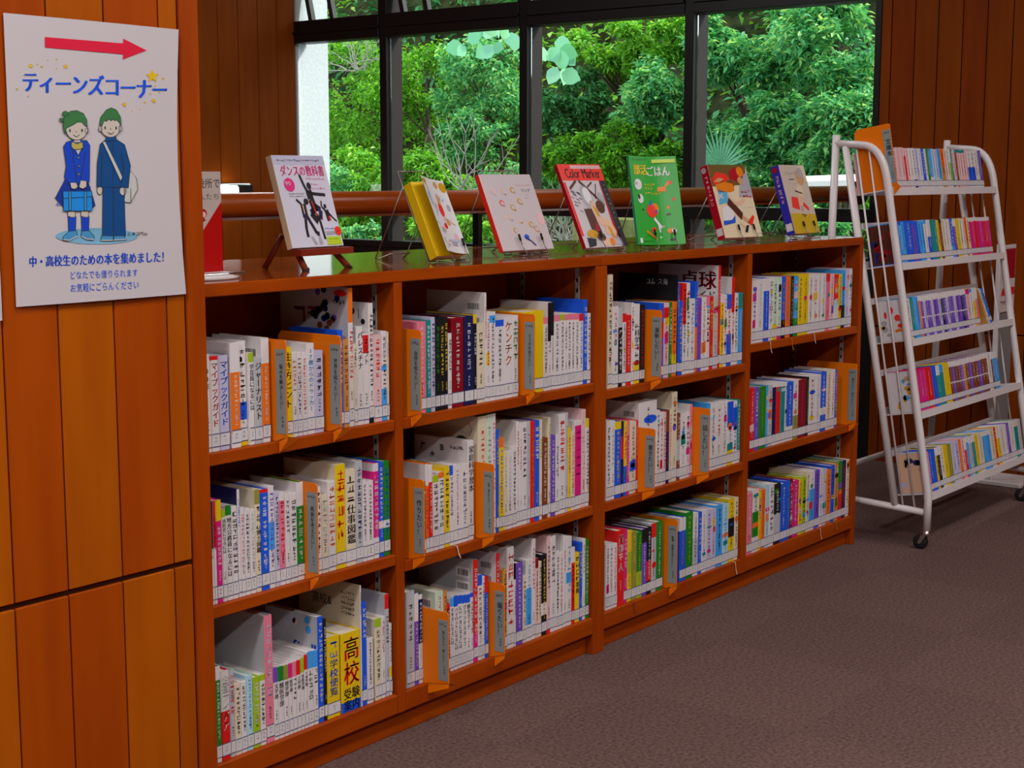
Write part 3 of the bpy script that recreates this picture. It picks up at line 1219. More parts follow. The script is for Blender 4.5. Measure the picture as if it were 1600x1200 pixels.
# dance manual on a small wooden easel
psi, th = .084, .285
root, cv, fn = leaning('display_book', -2.273, .147, .047, psi, th, .160, .195, .016, mat('gloss_cool_white', (.66, .65, .78), .3, .4), CRM, label='lavender-white dance manual with three leaping silhouettes on a wooden easel')
mb = MB(); f1, f2, f3 = layer(fn, 1), layer(fn, 2), layer(fn, 3)
flat(mb, [(0, .90), (1, .90), (1, 1), (0, 1)], LAV, fn)
htext(mb, '~~~~~~~~~~~~~~~~~~', .07, .935, .046, .028, BLK, f1, rnd)
htext(mb, 'ダンスの教科書', .09, .785, .122, .125, PINKI, f1, rnd, .05)
disc(mb, .21, .68, .10, .075, PINKI, f1); htext(mb, '90', .13, .675, .11, .06, WH, f2)
for zz, n_, x0 in ((.735, 9, .56), (.675, 5, .58), (.63, 8, .58)): htext(mb, '~'*n_, x0, zz, .04, .022, PINKI, f1, rnd)
htext(mb, '~~~~~~~~~~', .16, .575, .030, .018, BLK, f1, rnd); htext(mb, '~~~~~~~~~~~~', .16, .548, .026, .016, BLK, f1, rnd)
def figure(parts, head, m):
    for p, wd in parts: stroke(mb, p, wd*1.35, m, f1)
    disc(mb, *head, m, f2, 12)
figure([([(.44, .79), (.49, .66), (.53, .60)], .030), ([(.54, .585), (.58, .585), (.70, .575), (.86, .565)], .026), ([(.55, .62), (.56, .52), (.60, .38)], .085), ([(.58, .40), (.50, .37), (.60, .27)], .055), ([(.60, .36), (.64, .28), (.66, .08)], .030), ([(.60, .45), (.70, .40), (.66, .30)], .05)], (.575, .665, .042, .040), BLK)
stroke(mb, [(.56, .50), (.60, .34)], .02, RED, f2); stroke(mb, [(.66, .42), (.68, .34)], .03, NVY, f2)
figure([([(.27, .52), (.35, .47)], .022), ([(.38, .47), (.38, .32)], .075), ([(.37, .32), (.34, .20), (.34, .11)], .035), ([(.41, .33), (.48, .22), (.52, .15), (.57, .14)], .035)], (.45, .495, .045, .036), BLK)
stroke(mb, [(.37, .46), (.37, .36)], .018, SKIN, f2); stroke(mb, [(.36, .38), (.36, .30)], .02, NVY, f2)
figure([([(.75, .50), (.73, .44), (.79, .39)], .018), ([(.81, .40), (.83, .28)], .055), ([(.83, .38), (.92, .30), (.97, .27)], .016)], (.80, .44, .027, .026), BLK)
stroke(mb, [(.83, .33), (.84, .28)], .03, RED, f2)
flat(mb, [(.39, .11), (.45, .02), (.50, .03), (.43, .12)], GRY, f1); flat(mb, [(.54, .12), (.53, .02), (.60, .03), (.58, .13)], GRY, f1)
htext(mb, '~~~~~~~', .69, .185, .034, .022, BLU, f1, rnd)
for i in range(14): flat(mb, [(.70+i*.016, .125), (.708+i*.016, .125), (.708+i*.016, .165), (.70+i*.016, .165)], GRY, f1)
flat(mb, [(.69, .015), (.97, .015), (.97, .105), (.69, .105)], LIM, f1); htext(mb, '~~~~~~', .72, .07, .034, .02, GRN, f2, rnd)
disc(mb, .945, .165, .065, .05, VERM, f2); htext(mb, '~~', .905, .155, .038, .022, DKR, f3, rnd)
mb.build('cover_print', cv)
e = empty('display_easel', (-2.265, .142, TOPZ), (0, 0, psi))
tag(e, 'small reddish wooden easel holding the dance manual', 'book easel')
EW = mat('easel_wood', (.20, .022, .008), .45, .3)
mb = MB(); mb.prism([(-.083, -.012), (.083, -.012), (.083, .010), (-.083, .010)], .030, .0435, EW); mb.build('ledge', e)
for sgn, xx in ((-1, -.052), (1, .060)):
    mb = MB(); mb.tube([(xx*.6, .080, .15), (xx*.95, .034, .045), (xx*1.22, -.006, .0005)], .006, EW, 6, .007); mb.build('leg', e)
    mb = MB(); mb.tube([(xx*1.22, -.006, .0008), (xx*1.24, -.0065, .004)], .0085, RUBBER, 8); mb.build('foot_pad', e)
mb = MB(); mb.tube([(-.045, .072, .07), (-.066, .104, .0006)], .006, EW, 6); mb.build('rear_leg', e)
mb = MB(); mb.box(-.05, .05, .069, .077, .12, .134, EW); mb.build('cross_bar', e)

# red and pale book at the pillar, in a white stand
root, cv, fn = leaning('display_book', -2.625, .138, .0105, 0, .01, .170, .190, .015, WH, WH, label='pale book with a slanted red lower half, standing against the pillar trim')
mb = MB(); f1, f2 = layer(fn, 1), layer(fn, 2)
flat(mb, [(0, 0), (1, 0), (1, .70), (.65, .34), (0, .16)], mat('gloss_deep_red', (.46, .004, .004), .35, .3), fn)
flat(mb, [(0, .16), (.65, .34), (1, .70), (1, 1), (0, 1)], mat('gloss_greige', (.52, .44, .40), .4, .3), fn)
htext(mb, '役所で', .655, .845, .112, .105, mat('gloss_taupe', (.17, .15, .15), .4, .3), f1, rnd, .03); htext(mb, '人たち', .665, .725, .105, .07, MATS['gloss_taupe'], f1, rnd)
disc(mb, .735, .585, .048, .043, CRI, f1); disc(mb, .735, .575, .034, .028, PPK, f2); stroke(mb, [(.735, .54), (.735, .505)], .018, CRI, f2); stroke(mb, [(.71, .52), (.76, .52)], .012, CRI, f2)
mb.build('cover_print', cv)
st = empty('acrylic_stand', (-2.625, .138, TOPZ))
tag(st, 'low white stand under the red and pale book', 'book stand')
mb = MB(); mb.lathe([(.001, .0), (.088, .0), (.091, .004), (.086, .0092)], WHITE, (0, -.005, 0), 'z', 32); mb.build('base', st)
mb = MB(); mb.tube([(-.08, -.082, .0102), (-.03, -.078, .0102), (.02, -.083, .0102), (.07, -.079, .0102)], .003, CHROME, 6); mb.build('metal_clip', st)

# comic drawing guide with its cover springing open
root, cv, fn = leaning('display_book', -1.903, .099, .016, -.021, .452, .104, .182, .024, YEL, YEL, label='book with a springing illustrated cover over yellow endpaper on a wire stand')
mb = MB()
n = 8
a0 = []
W_ = .104
for i in range(n+1):
    s_ = i/n
    a0.append((W_/2-s_*W_*1.0, -.0035-.030*s_**1.6, s_))
for (xa, ya, sa), (xb, yb, sb) in zip(a0, a0[1:]):
    mb.face([(xb, yb, 0), (xa, ya, 0), (xa, ya, .182), (xb, yb, .182)], WH, True)
    mb.face([(xa, ya+.0012, 0), (xb, yb+.0012, 0), (xb, yb+.0012, .182), (xa, ya+.0012, .182)], YEL, True)
fl_ = mb.build('open_cover', root)
mb = MB()
def fo(a, b, k=0):
    s_ = max(0.0, 1-a)
    return (W_/2-s_*W_, -.0035-.030*s_**1.6-.0004*(k+1), b*.182)
rr = random.Random(5)
f0, f1, f2 = layer(fo, 0), layer(fo, 1), layer(fo, 2)
for cx, cz, rx, rz, m in ((.62, .92, .09, .05, TAN), (.88, .90, .13, .07, GLD), (.52, .72, .08, .08, TAN), (.50, .58, .10, .10, VERM), (.52, .50, .06, .14, PPK), (.62, .42, .09, .05, TAN), (.45, .36, .08, .04, RED), (.30, .30, .10, .04, SKIN), (.75, .22, .09, .05, PPK), (.12, .95, .10, .03, GLD), (.85, .62, .07, .05, GRY), (.30, .62, .06, .05, SKIN)):
    disc(mb, cx, cz, rx, rz, m, f0, 12)
for i in range(16):
    x, z = rr.uniform(.05, .9), rr.uniform(.05, .95)
    stroke(mb, [(x, z), (x+rr.uniform(-.12, .12), z+rr.uniform(-.05, .05)), (x+rr.uniform(-.15, .15), z+rr.uniform(-.08, .08))], .012, rr.choice((SKY, SKY, GRY, TAN)), f1)
for zz in range(6): stroke(mb, [(.10, .84-zz*.04), (.22, .80-zz*.04)], .010, SKY, f1)
flat(mb, [(.42, .145), (.72, .145), (.72, .185), (.42, .185)], LAV, f2); flat(mb, [(.44, .10), (.68, .10), (.68, .138), (.44, .138)], GRY, f2)
mb.build('cover_print', fl_)
wire_stand(-1.900, .099, -.021, .452, .094, .222, 'tall wire stand with its loop showing above the yellow book', .024)

# pale book of rings
root, cv, fn = leaning('display_book', -1.563, .144, .014, -.061, .423, .189, .200, .014, mat('gloss_pale_mauve', (.60, .52, .55), .35, .4), VERM, label='pale mauve book cover scattered with little finger rings')
mb = MB(); f1, f2 = layer(fn, 1), layer(fn, 2)
MV = MATS['gloss_pale_mauve']
for x, z, c1 in ((.17, .77, PPK), (.36, .77, SKIN), (.55, .79, GLD), (.27, .62, VERM), (.45, .56, TAN), (.62, .64, GLD), (.33, .43, SKIN), (.50, .39, PPK), (.36, .26, TAN), (.70, .33, GLD), (.78, .27, TAN)):
    disc(mb, x, z, .045, .040, c1, fn, 14); disc(mb, x+.004, z-.003, .029, .026, MV, f1, 14); disc(mb, x+.03, z-.035, .018, .015, rr.choice((TAN, GRY, PPK, GLD)), f2, 8)
disc(mb, .92, .40, .07, .08, PPK, fn, 14)
stroke(mb, [(.50, .16), (.60, .11), (.66, .05)], .022, NVY, f1); disc(mb, .53, .17, .05, .035, BLU, f1, 8)
htext(mb, '~~~~~~~~~', .62, .845, .036, .024, PPK, f1, rr); htext(mb, 'リング', .71, .765, .062, .050, BLK, f1, rr); htext(mb, '~~', .77, .715, .03, .02, GRY, f1, rr); htext(mb, '~~~', .75, .675, .03, .02, GRY, f1, rr)
mb.build('cover_print', cv)
wire_stand(-1.563, .144, -.061, .423, .135, .222, 'wire stand behind the pale mauve book of rings')

# Color Marker
root, cv, fn = leaning('display_book', -1.285, .105, .012, -.145, .470, .158, .236, .012, WH, CRI, label='book titled Color Marker with a vermilion band over a busy drawing')
mb = MB(); f1, f2, f3 = layer(fn, 1), layer(fn, 2), layer(fn, 3)
flat(mb, [(0, .80), (1, .80), (1, 1), (0, 1)], VERM, fn)
flat(mb, [(.28, .945), (.98, .945), (.98, .985), (.28, .985)], PPK, f1); htext(mb, '~~~~~~~~~~~~', .30, .955, .055, .02, GRY, f2, rr)
htext(mb, 'Color Marker', .11, .832, .150, .165, BLK, f1, rr, .03, .93)
flat(mb, [(0, 0), (1, 0), (1, .80), (0, .80)], mat('gloss_pale_grey', (.60, .54, .58), .35, .4), fn)
flat(mb, [(.86, 0), (1, 0), (1, .80), (.86, .80)], BLK, f1); flat(mb, [(.80, .10), (.86, .06), (.86, .80), (.84, .80)], CRI, f1)
flat(mb, [(0, .14), (.05, .14), (.05, .78), (0, .78)], RED, f1)
for i in range(10): htext(mb, '~', .905, .74-i*.058, .05, .022, TAN, f2, rr)
stroke(mb, [(.10, .70), (.30, .80)], .035, BRN, f1); stroke(mb, [(.36, .80), (.56, .66), (.78, .50)], .04, BRN, f1); stroke(mb, [(.52, .72), (.66, .78)], .022, BRN, f1); stroke(mb, [(.62, .58), (.74, .76)], .02, BRN, f1)
for i in range(18):
    x, z = rr.uniform(.06, .26), rr.uniform(.42, .70); stroke(mb, [(x, z), (x+.06, z-.02)], .010, BLK, f1)
disc(mb, .42, .60, .13, .15, GRY, f1); disc(mb, .44, .62, .09, .10, WH, f2)
flat(mb, [(.28, .18), (.50, .16), (.44, .46), (.26, .46)], BRN, f2); flat(mb, [(.36, .20), (.46, .18), (.44, .32)], CRI, f3)
flat(mb, [(.46, .56), (.55, .54), (.62, .24), (.52, .26), (.44, .44)], SKIN, f2); flat(mb, [(.48, .50), (.56, .46), (.58, .34), (.52, .38)], GLD, f3)
flat(mb, [(.62, .36), (.78, .32), (.84, .18), (.76, .04), (.70, .14), (.58, .16)], SKIN, f2); flat(mb, [(.66, .26), (.74, .22), (.76, .10), (.70, .12)], GLD, f3)
disc(mb, .66, .48, .10, .08, BRN, f2, 10); disc(mb, .74, .58, .08, .08, GRY, f1, 10)
disc(mb, .26, .16, .13, .05, GLD, f3, 10); disc(mb, .44, .12, .10, .05, BRN, f3, 10); disc(mb, .52, .06, .10, .05, SKIN, f3, 10); disc(mb, .66, .06, .06, .05, ORG, f3, 10)
flat(mb, [(.10, .12), (.30, .10), (.26, .02), (.08, .0)], BLK, f2); flat(mb, [(.72, .03), (.86, .02), (.84, .14)], LAV, f3)
mb.build('cover_print', cv)
wire_stand(-1.280, .105, -.145, .470, .115, .20, 'wire stand with bright tips under the Color Marker book')

# green cookery book, cover bowed
w, h, t = .143, .240, .010
psi, th = -.476, .259
root = empty('display_book', (-1.092, .061, 1.014), (-th, 0, psi))
tag(root, 'bright green cookery book with yellow and white title, its cover bowed', 'book', 'books on display on the bookcase top')
bow = lambda a: .010*math.sin(math.pi*a)
mb = MB()
n = 12
for k0, k1, fr in ((0, .0012, 1), (t, t+.0012, 0)):
    for i in range(n):
        a, b = i/n, (i+1)/n
        xa, xb = -w/2+a*w, -w/2+b*w
        ya, yb = bow(a), bow(b)
        mb.face([(xa, ya+k0, 0), (xb, yb+k0, 0), (xb, yb+k0, h), (xa, ya+k0, h)], GRN, True)
        mb.face([(xb, yb+k1, 0), (xa, ya+k1, 0), (xa, ya+k1, h), (xb, yb+k1, h)], GRN, True)
mb.box(-w/2-.0012, -w/2, .0, t+.0012, 0, h, mat('gloss_sea_green', (.02, .34, .18), .35, .4))
cv = mb.build('cover', root)
mb = MB()
for i in range(n):
    a, b = i/n, (i+1)/n
    xa, xb = -w/2+a*w+.0004, -w/2+b*w*.98
    ya, yb = bow(a)+.0014, bow(b)+.0014
    mb.raw([(xa, ya, .002), (xb, yb, .002), (xb, yb+t-.003, .002), (xa, ya+t-.003, .002), (xa, ya, h-.002), (xb, yb, h-.002), (xb, yb+t-.003, h-.002), (xa, ya+t-.003, h-.002)], [(0, 1, 5, 4), (1, 2, 6, 5), (4, 5, 6, 7), (0, 3, 2, 1)], PAGEW)
mb.build('page_block', root)
fn = lambda a, b, k=0: (-w/2+a*w, bow(a)-.0010-.0004*k, b*h)
f1, f2 = layer(fn, 1), layer(fn, 2)
mb = MB()
flat(mb, [(.50, .925), (.97, .925), (.97, .965), (.50, .965)], LIM, f1); htext(mb, '~~~~~~~~', .52, .932, .055, .028, GRN, f2, rr)
htext(mb, '~~~~~~~', .06, .955, .05, .022, BLK, f1, rr)
htext(mb, '部活', .06, .80, .16, .125, YEL, f1, rr, .07); htext(mb, 'ごはん', .35, .785, .165, .125, WH, f1, rr, .06)
disc(mb, .14, .68, .085, .062, WH, f1); disc(mb, .10, .69, .03, .02, GRY, f2, 8); disc(mb, .16, .52, .065, .052, WH, f1); disc(mb, .13, .54, .03, .03, BLK, f2, 8)
for zz, n_ in ((.665, 4), (.625, 3), (.57, 6)): htext(mb, '~'*n_, .28, zz, .058, .034, YEL, f1, rr)
flat(mb, [(.55, .60), (.72, .60), (.74, .66), (.56, .65)], ORG, f1); disc(mb, .82, .70, .05, .022, VERM, f1, 10); stroke(mb, [(.72, .66), (.80, .70)], .03, ORG, f1)
disc(mb, .39, .385, .12, .075, VERM, f1); disc(mb, .46, .41, .08, .06, ORG, f1); stroke(mb, [(.35, .44), (.40, .50)], .03, BLU, f2); disc(mb, .48, .38, .025, .018, BLU, f2, 8)
stroke(mb, [(.42, .30), (.56, .19)], .04, WH, f2); stroke(mb, [(.49, .24), (.52, .14)], .03, WH, f2); stroke(mb, [(.55, .20), (.62, .21)], .02, GRY, f2)
disc(mb, .19, .395, .02, .015, BLK, f1, 8); disc(mb, .86, .51, .03, .02, VERM, f1, 8); disc(mb, .73, .42, .03, .02, ORG, f1, 8); stroke(mb, [(.68, .335), (.77, .345)], .022, BLK, f1)
disc(mb, .39, .17, .05, .033, VERM, f1, 10); stroke(mb, [(.22, .155), (.44, .065)], .026, ORG, f1); disc(mb, .52, .085, .018, .012, WH, f1, 8)
disc(mb, .74, .155, .075, .03, ORG, f1, 12); disc(mb, .80, .155, .05, .025, WH, f2, 10); disc(mb, .76, .055, .06, .015, BLK, f1, 10)
flat(mb, [(.04, .02), (.10, .02), (.10, .075), (.04, .075)], WH, f1); htext(mb, '~~~~~', .12, .03, .05, .022, BLK, f1, rr)
mb.build('cover_print', cv)
wire_stand(-1.092, .061, -.476, .259, .10, .19, 'wire stand holding the green cookery book', .024)

# hardcover with red spine
root, cv, fn = leaning('display_book', -.587, .102, .0155, -.133, .331, .179, .222, .028, CRM, CRI, label='cream hardcover with a red spine and an orange and blue picture')
mb = MB(); f1, f2, f3 = layer(fn, 1), layer(fn, 2), layer(fn, 3)
flat(mb, [(0, .70), (.9, .72), (1, 1), (0, 1)], mat('gloss_moss', (.16, .10, .02), .4, .3), fn)
flat(mb, [(.62, .55), (1, .55), (1, .90), (.80, .84)], GRY, f1)
flat(mb, [(.03, .80), (.18, .90), (.42, .87), (.50, .80), (.34, .76), (.05, .72)], VERM, f1); flat(mb, [(.05, .76), (.20, .82), (.34, .80), (.20, .76)], TAN, f2)
flat(mb, [(.10, .62), (.44, .62), (.46, .74), (.30, .78), (.08, .72)], ORG, f1); disc(mb, .70, .86, .17, .10, CRI, f1); disc(mb, .80, .90, .09, .07, ORG, f2); disc(mb, .76, .78, .07, .05, TAN, f2)
stroke(mb, [(.52, .92), (.52, .78), (.56, .70)], .025, CRI, f2); flat(mb, [(.40, .62), (.54, .64), (.56, .74), (.44, .74)], ORG, f2)
flat(mb, [(.06, .45), (.30, .48), (.34, .62), (.12, .66)], SKY, f1); stroke(mb, [(.06, .60), (.20, .54)], .02, WH, f2); stroke(mb, [(.08, .53), (.20, .60)], .02, WH, f2)
stroke(mb, [(.34, .58), (.48, .46), (.62, .47), (.76, .52)], .055, SKIN, f2)
stroke(mb, [(.30, .50), (.46, .38), (.58, .28)], .12, BRN, f2); stroke(mb, [(.58, .28), (.74, .20)], .06, TAN, f2); flat(mb, [(.68, .20), (.78, .15), (.90, .27), (.86, .30)], VERM, f2)
flat(mb, [(.06, .22), (.32, .24), (.40, .36), (.26, .44), (.10, .40)], WH, f1); flat(mb, [(.05, .17), (.36, .20), (.40, .30), (.28, .24), (.06, .23)], BLU, f2)
stroke(mb, [(.48, .20), (.60, .13)], .035, SKIN, f2); flat(mb, [(.55, .07), (.62, .06), (.70, .16), (.63, .16)], BLK, f3)
htext(mb, '~~~', .70, .61, .085, .06, CRI, f2, rr); htext(mb, '~~~', .72, .54, .08, .055, CRI, f2, rr); htext(mb, '~~~~~~~', .62, .40, .045, .016, GRY, f1, rr); htext(mb, '~~~', .86, .03, .04, .02, BLK, f1, rr)
mb.build('cover_print', cv)
mb = MB(); fs = lambda a, b: (-.179/2-.0010, a, b)
disc(mb, .017, .208, .009, .009, GRY, fs, 12); vtext(mb, '~~~~~~~', .014, .19, .012, .013, PPK, lambda a, b: (-.179/2-.0010, .028-a, b), rr)
flat(mb, [(.003, .010), (.025, .010), (.025, .032), (.003, .032)], WH, fs); mb.build('spine_print', cv)
wire_stand(-.580, .102, -.133, .331, .12, .19, 'wire stand under the red-spined hardcover', .028)

# hardcover with blue spine
root, cv, fn = leaning('display_book', -.175, .109, .0155, .018, .298, .172, .221, .028, CRM, C('gloss_ultramarine', (.03, .03, .45)), label='hardcover with a blue spine, pale picture cover fading to yellow, nearest the rack')
mb = MB(); f1, f2 = layer(fn, 1), layer(fn, 2)
flat(mb, [(0, 0), (1, 0), (1, .27), (0, .30)], mat('gloss_mustard', (.60, .40, .01), .4, .3), fn)
flat(mb, [(0, .30), (1, .27), (1, .75), (.7, 1), (0, 1)], C('gloss_stone', (.62, .52, .44)), fn)
htext(mb, '~~~~~', .16, .86, .085, .055, GRY, f1, rr); htext(mb, '~~~~~~', .18, .95, .04, .02, GRY, f1, rr); stroke(mb, [(.28, .79), (.48, .79)], .012, BLK, f1)
disc(mb, .72, .82, .16, .12, TAN, f1); disc(mb, .76, .88, .10, .08, GRY, f2); disc(mb, .60, .62, .14, .09, CRM, f1); stroke(mb, [(.40, .62), (.66, .58)], .02, BLK, f2)
flat(mb, [(.14, .38), (.42, .34), (.44, .52), (.20, .54)], VERM, f1); flat(mb, [(.58, .40), (.76, .32), (.80, .36), (.64, .46)], VERM, f1); disc(mb, .52, .46, .08, .10, SKIN, f1); disc(mb, .52, .36, .05, .05, GRY, f2)
stroke(mb, [(.44, .27), (.62, .26)], .014, BLK, f1); stroke(mb, [(.50, .24), (.58, .245)], .012, BLK, f1)
mb.build('cover_print', cv)
mb = MB(); fs = lambda a, b: (-.172/2-.0010, a, b)
disc(mb, .016, .208, .009, .009, CRI, fs, 12); vtext(mb, '~~~~~~~', .014, .19, .012, .013, PPK, lambda a, b: (-.172/2-.0010, .028-a, b), rr)
flat(mb, [(.003, .012), (.025, .012), (.025, .036), (.003, .036)], WH, fs); mb.build('spine_print', cv)
wire_stand(-.170, .109, .018, .298, .12, .19, 'wire stand under the blue-spined hardcover', .028)
# ---------------------------------------------------------------- white book rack on casters
TL = math.radians(10.01)
RX0, RX1 = .07, .985
def fv(z): return -.217+(z-.176)*.1765
rk = empty('book_rack', ((RX0+RX1)/2, 0, 0))
tag(rk, 'white tubular book rack on casters with five sloping shelves of paperbacks', 'book rack')
rx = (RX0+RX1)/2
def arc(p, q, r_, n=6):
    return [(p*(1-i/n)+q*(i/n)) for i in range(n+1)]
for side, X in (('l', RX0-rx), ('r', RX1-rx)):
    mb = MB()
    path = [(X, -.217, .062), (X, -.217, .160), (X, -.2155, .170), (X, fv(.19), .19)]
    path += [(X, fv(z), z) for z in (.5, .9, 1.18)]
    a = Vector((X, fv(1.18), 1.18)); b = Vector((X, fv(1.30), 1.292)); c = Vector((X, .055, 1.292))
    for i in range(1, 9):
        k = i/8
        path.append(tuple(a*(1-k)**2+b*2*k*(1-k)+c*k*k))
    path += [(X, .142, 1.298)]
    mb.tube(path, .0125, WHITE, 8); mb.build('front_post', rk)
    mb = MB(); mb.tube([(X, .142, 1.325), (X, .150, .9), (X, .162, .062)], .0125, WHITE, 8); mb.build('rear_post', rk)
    mb = MB(); mb.tube([(X, .108, 1.288), (X, -.0, .709), (X, -.106, .13)], .0125, WHITE, 8); mb.build('inner_post', rk)
    mb = MB(); mb.tube([(X, -.205, .121), (X, .15, .135)], .0115, WHITE, 8); mb.build('bottom_bar', rk)
    for k in (1, 2):
        f = k/3
        z0, z1 = .128, 1.278
        y0 = fv(.128)*(1-f)+(-.106)*f+.012
        y1 = fv(1.288)*(1-f)+(.108)*f+.004
        mb = MB(); mb.tube([(X, y0, z0), (X, y1, z1)], .0034, WHITE, 6); mb.build('rod', rk)
    for y in (-.217, .162):
        c_ = empty('caster', (X, y, 0)); c_.parent = rk
        mb = MB(); mb.lathe([(.013, .046), (.0155, .048), (.0155, .056), (.012, .060), (.009, .072)], CHROME, (0, 0, 0), 'z', 16); mb.build('swivel', c_)
        mb = MB()
        for s_ in (-.0135, .0115):
            mb.prism([(-.004, .049), (.014, .049), (.026, .020), (.016, .018)], s_, s_+.002, CHROME, 0)
        mb.prism([(-.006, -.013), (.014, -.013), (.014, .013), (-.006, .013)], .047, .050, CHROME, 2)
        fk = mb.build('fork', c_)
        mb = MB(); mb.lathe([(.010, -.009), (.021, -.009), (.0235, -.006), (.0235, .006), (.021, .009), (.010, .009)], RUBBER, (0, .02, .0238), 'x', 24); mb.build('wheel', c_)
for z in (.16,):
    mb = MB(); mb.tube([(RX0-rx+.01, .158, .20), (RX1-rx-.01, .158, .20)], .010, WHITE, 8); mb.build('rear_cross_bar', rk)
SHZ = [1.149, .912, .670, .439, .179]
ct, sn = math.cos(TL), math.sin(TL)
def RL(y, up):  # rack-local (depth behind the front plane, height along the slope) from shelf origin
    return (y*ct+up*sn, -y*sn+up*ct)
for k, z in enumerate(SHZ):
    v = fv(z)
    mb = MB()
    def slab(y0, y1, u0, u1):
        q = [RL(y0, u0), RL(y1, u0), RL(y1, u1), RL(y0, u1)]
        mb.prism([(v+a, z+b) for a, b in q], RX0-rx+.011, RX1-rx-.011, WHITE, 0)
    slab(-.010, -.006, -.019, .0045); slab(-.006, .120, 0, .004); slab(.116, .120, .004, .026)
    mb.build('shelf_tray', rk)
    mb = MB()
    q = [RL(.108, .130), RL(.114, .130), RL(.114, .150), RL(.108, .150)]
    if k: mb.prism([(v+a, z+b) for a, b in q], RX0-rx+.011, RX1-rx-.011, WHITE, 0); mb.build('back_rail', rk)
NRM = Vector((0, ct, -sn))
SPO = .0005
PC = NRM.dot(Vector((0, -.217, .176)))+SPO
RT_ = [
(1290, 180, .2, 430, '''D 文庫本
400 P p
505 P p
535 w k
565 P r
597 P p
625 P p
640 P r Mr20-88
662 P p
690 w g
712 w n Bn22
735 a b
762 w s
785 b w Bw15
800 w g
818 G w Bw20
842 s w Bw28
862 q b
885 a b Bw25
908 s k Bw22
938 O k To45
956 P k
975 w k
990 l k Tw35 Bw8
1004 t w
1024 P B
1040 B w Tt8 Bo10
1060 P r Tt8
1080 P B Tt8
1100 P r Tt8
1116 P p
1144 b k Tw45 Bw4
1172 b k Tw45 Bw4
1190 w p
1204 L k
1226 v w Bw20'''),
(1290, 180, .2, 960, '''578 b s Ts8 x300
600 s w Tb8
622 s b
645 b s
667 b w
688 b v
710 v b Tb10
732 b s
755 s b
776 s n
800 w k Ts10
828 b w Tw42
852 t s
878 t w
897 y k By10
918 B P Tk10
942 c k
965 w k
982 w v Tc30
1005 b w Bs30
1026 v w Tw20
1056 y w
1076 c k
1096 w k
1116 O r To60
1132 c k
1152 m r Tw10
1172 m w Tw10
1192 r m Tw10
1212 m r Tw10
1232 m w Tw10
1252 m r Tw10
1272 r w Tw10
1296 m w Tw10'''),
(1330, 320, .25, 660, '''372 w k x130
392 t w
408 s w
425 s b
440 o w Tw12
456 v w Tw14 Mw52-55
472 a v Tw14 Mw52-55
488 v w Tw14 Mw52-55
504 v w Tw14 Mw52-55
520 a w Tw14
536 v k Tw14 Mw52-55
552 v w Tw14 Mw52-55
568 a n Tw14 Mw52-55
584 n w Tw14 Mw52-55
600 v w Tw14 Mw52-55
616 a v Tw14 Mw52-55
632 v w Tw14 Mw52-55
648 v w Tw14 Mw52-55
664 a w Tw14 Mw52-55
680 v n Tw14 Mw52-55
696 v w Tw14 Mw52-55
712 n w Tw14 Mw52-55
728 v w Tw14 Mw52-55
752 P k Tm14
768 w k Ts10
784 y w Tw35
800 p w Tw30
L 826 O r
L 846 c B
L 868 s k
L 890 b w'''),
(1330, 540, .275, 230, '''318 w k x180
352 b s Bw12
374 m w
394 m p
412 m w
432 m P
466 r w
492 b s
512 t w Tw25
534 t s Ts20
568 y w
584 B w Tw14 Mw52-55
600 v w Tw14 Mw52-55
616 B w Tw14 Mw52-55
632 B a Tw14 Mw52-55
648 v w Tw14 Mw52-55
664 O w Tw14 Mw52-55
682 B w Tw14 Mw52-55
700 v w Tw14 Mw52-55
718 B w Tw14 Mw52-55
736 B w Tw14 Mw52-55
754 v w Tw14 Mw52-55
772 B w Tw14 Mw52-55
790 B w Tw14 Mw52-55
812 w k
822 B w Tw20
850 s w Tw18'''),
(1330, 540, .275, 620, '''330 a v x215
362 w k
392 t G Tw20
430 w r
440 p w
456 b w
476 b s
488 y k Tw18
505 k w Tw20
524 w e
548 y e
572 e y
594 a w
616 a v
632 o w
648 P r
662 r w Tw30
676 s w Tw15
694 g t Tw18
712 t g Tw18
730 y o
756 c k
778 s w Tw12
800 s b Tw12
826 c k
838 r y
858 y w Tw30
886 w k
900 w v
916 v w Bw10
944 w k
966 t k Tc18
984 g w'''),
]
RN = ['topmost', 'second', 'third', 'fourth', 'lowest']
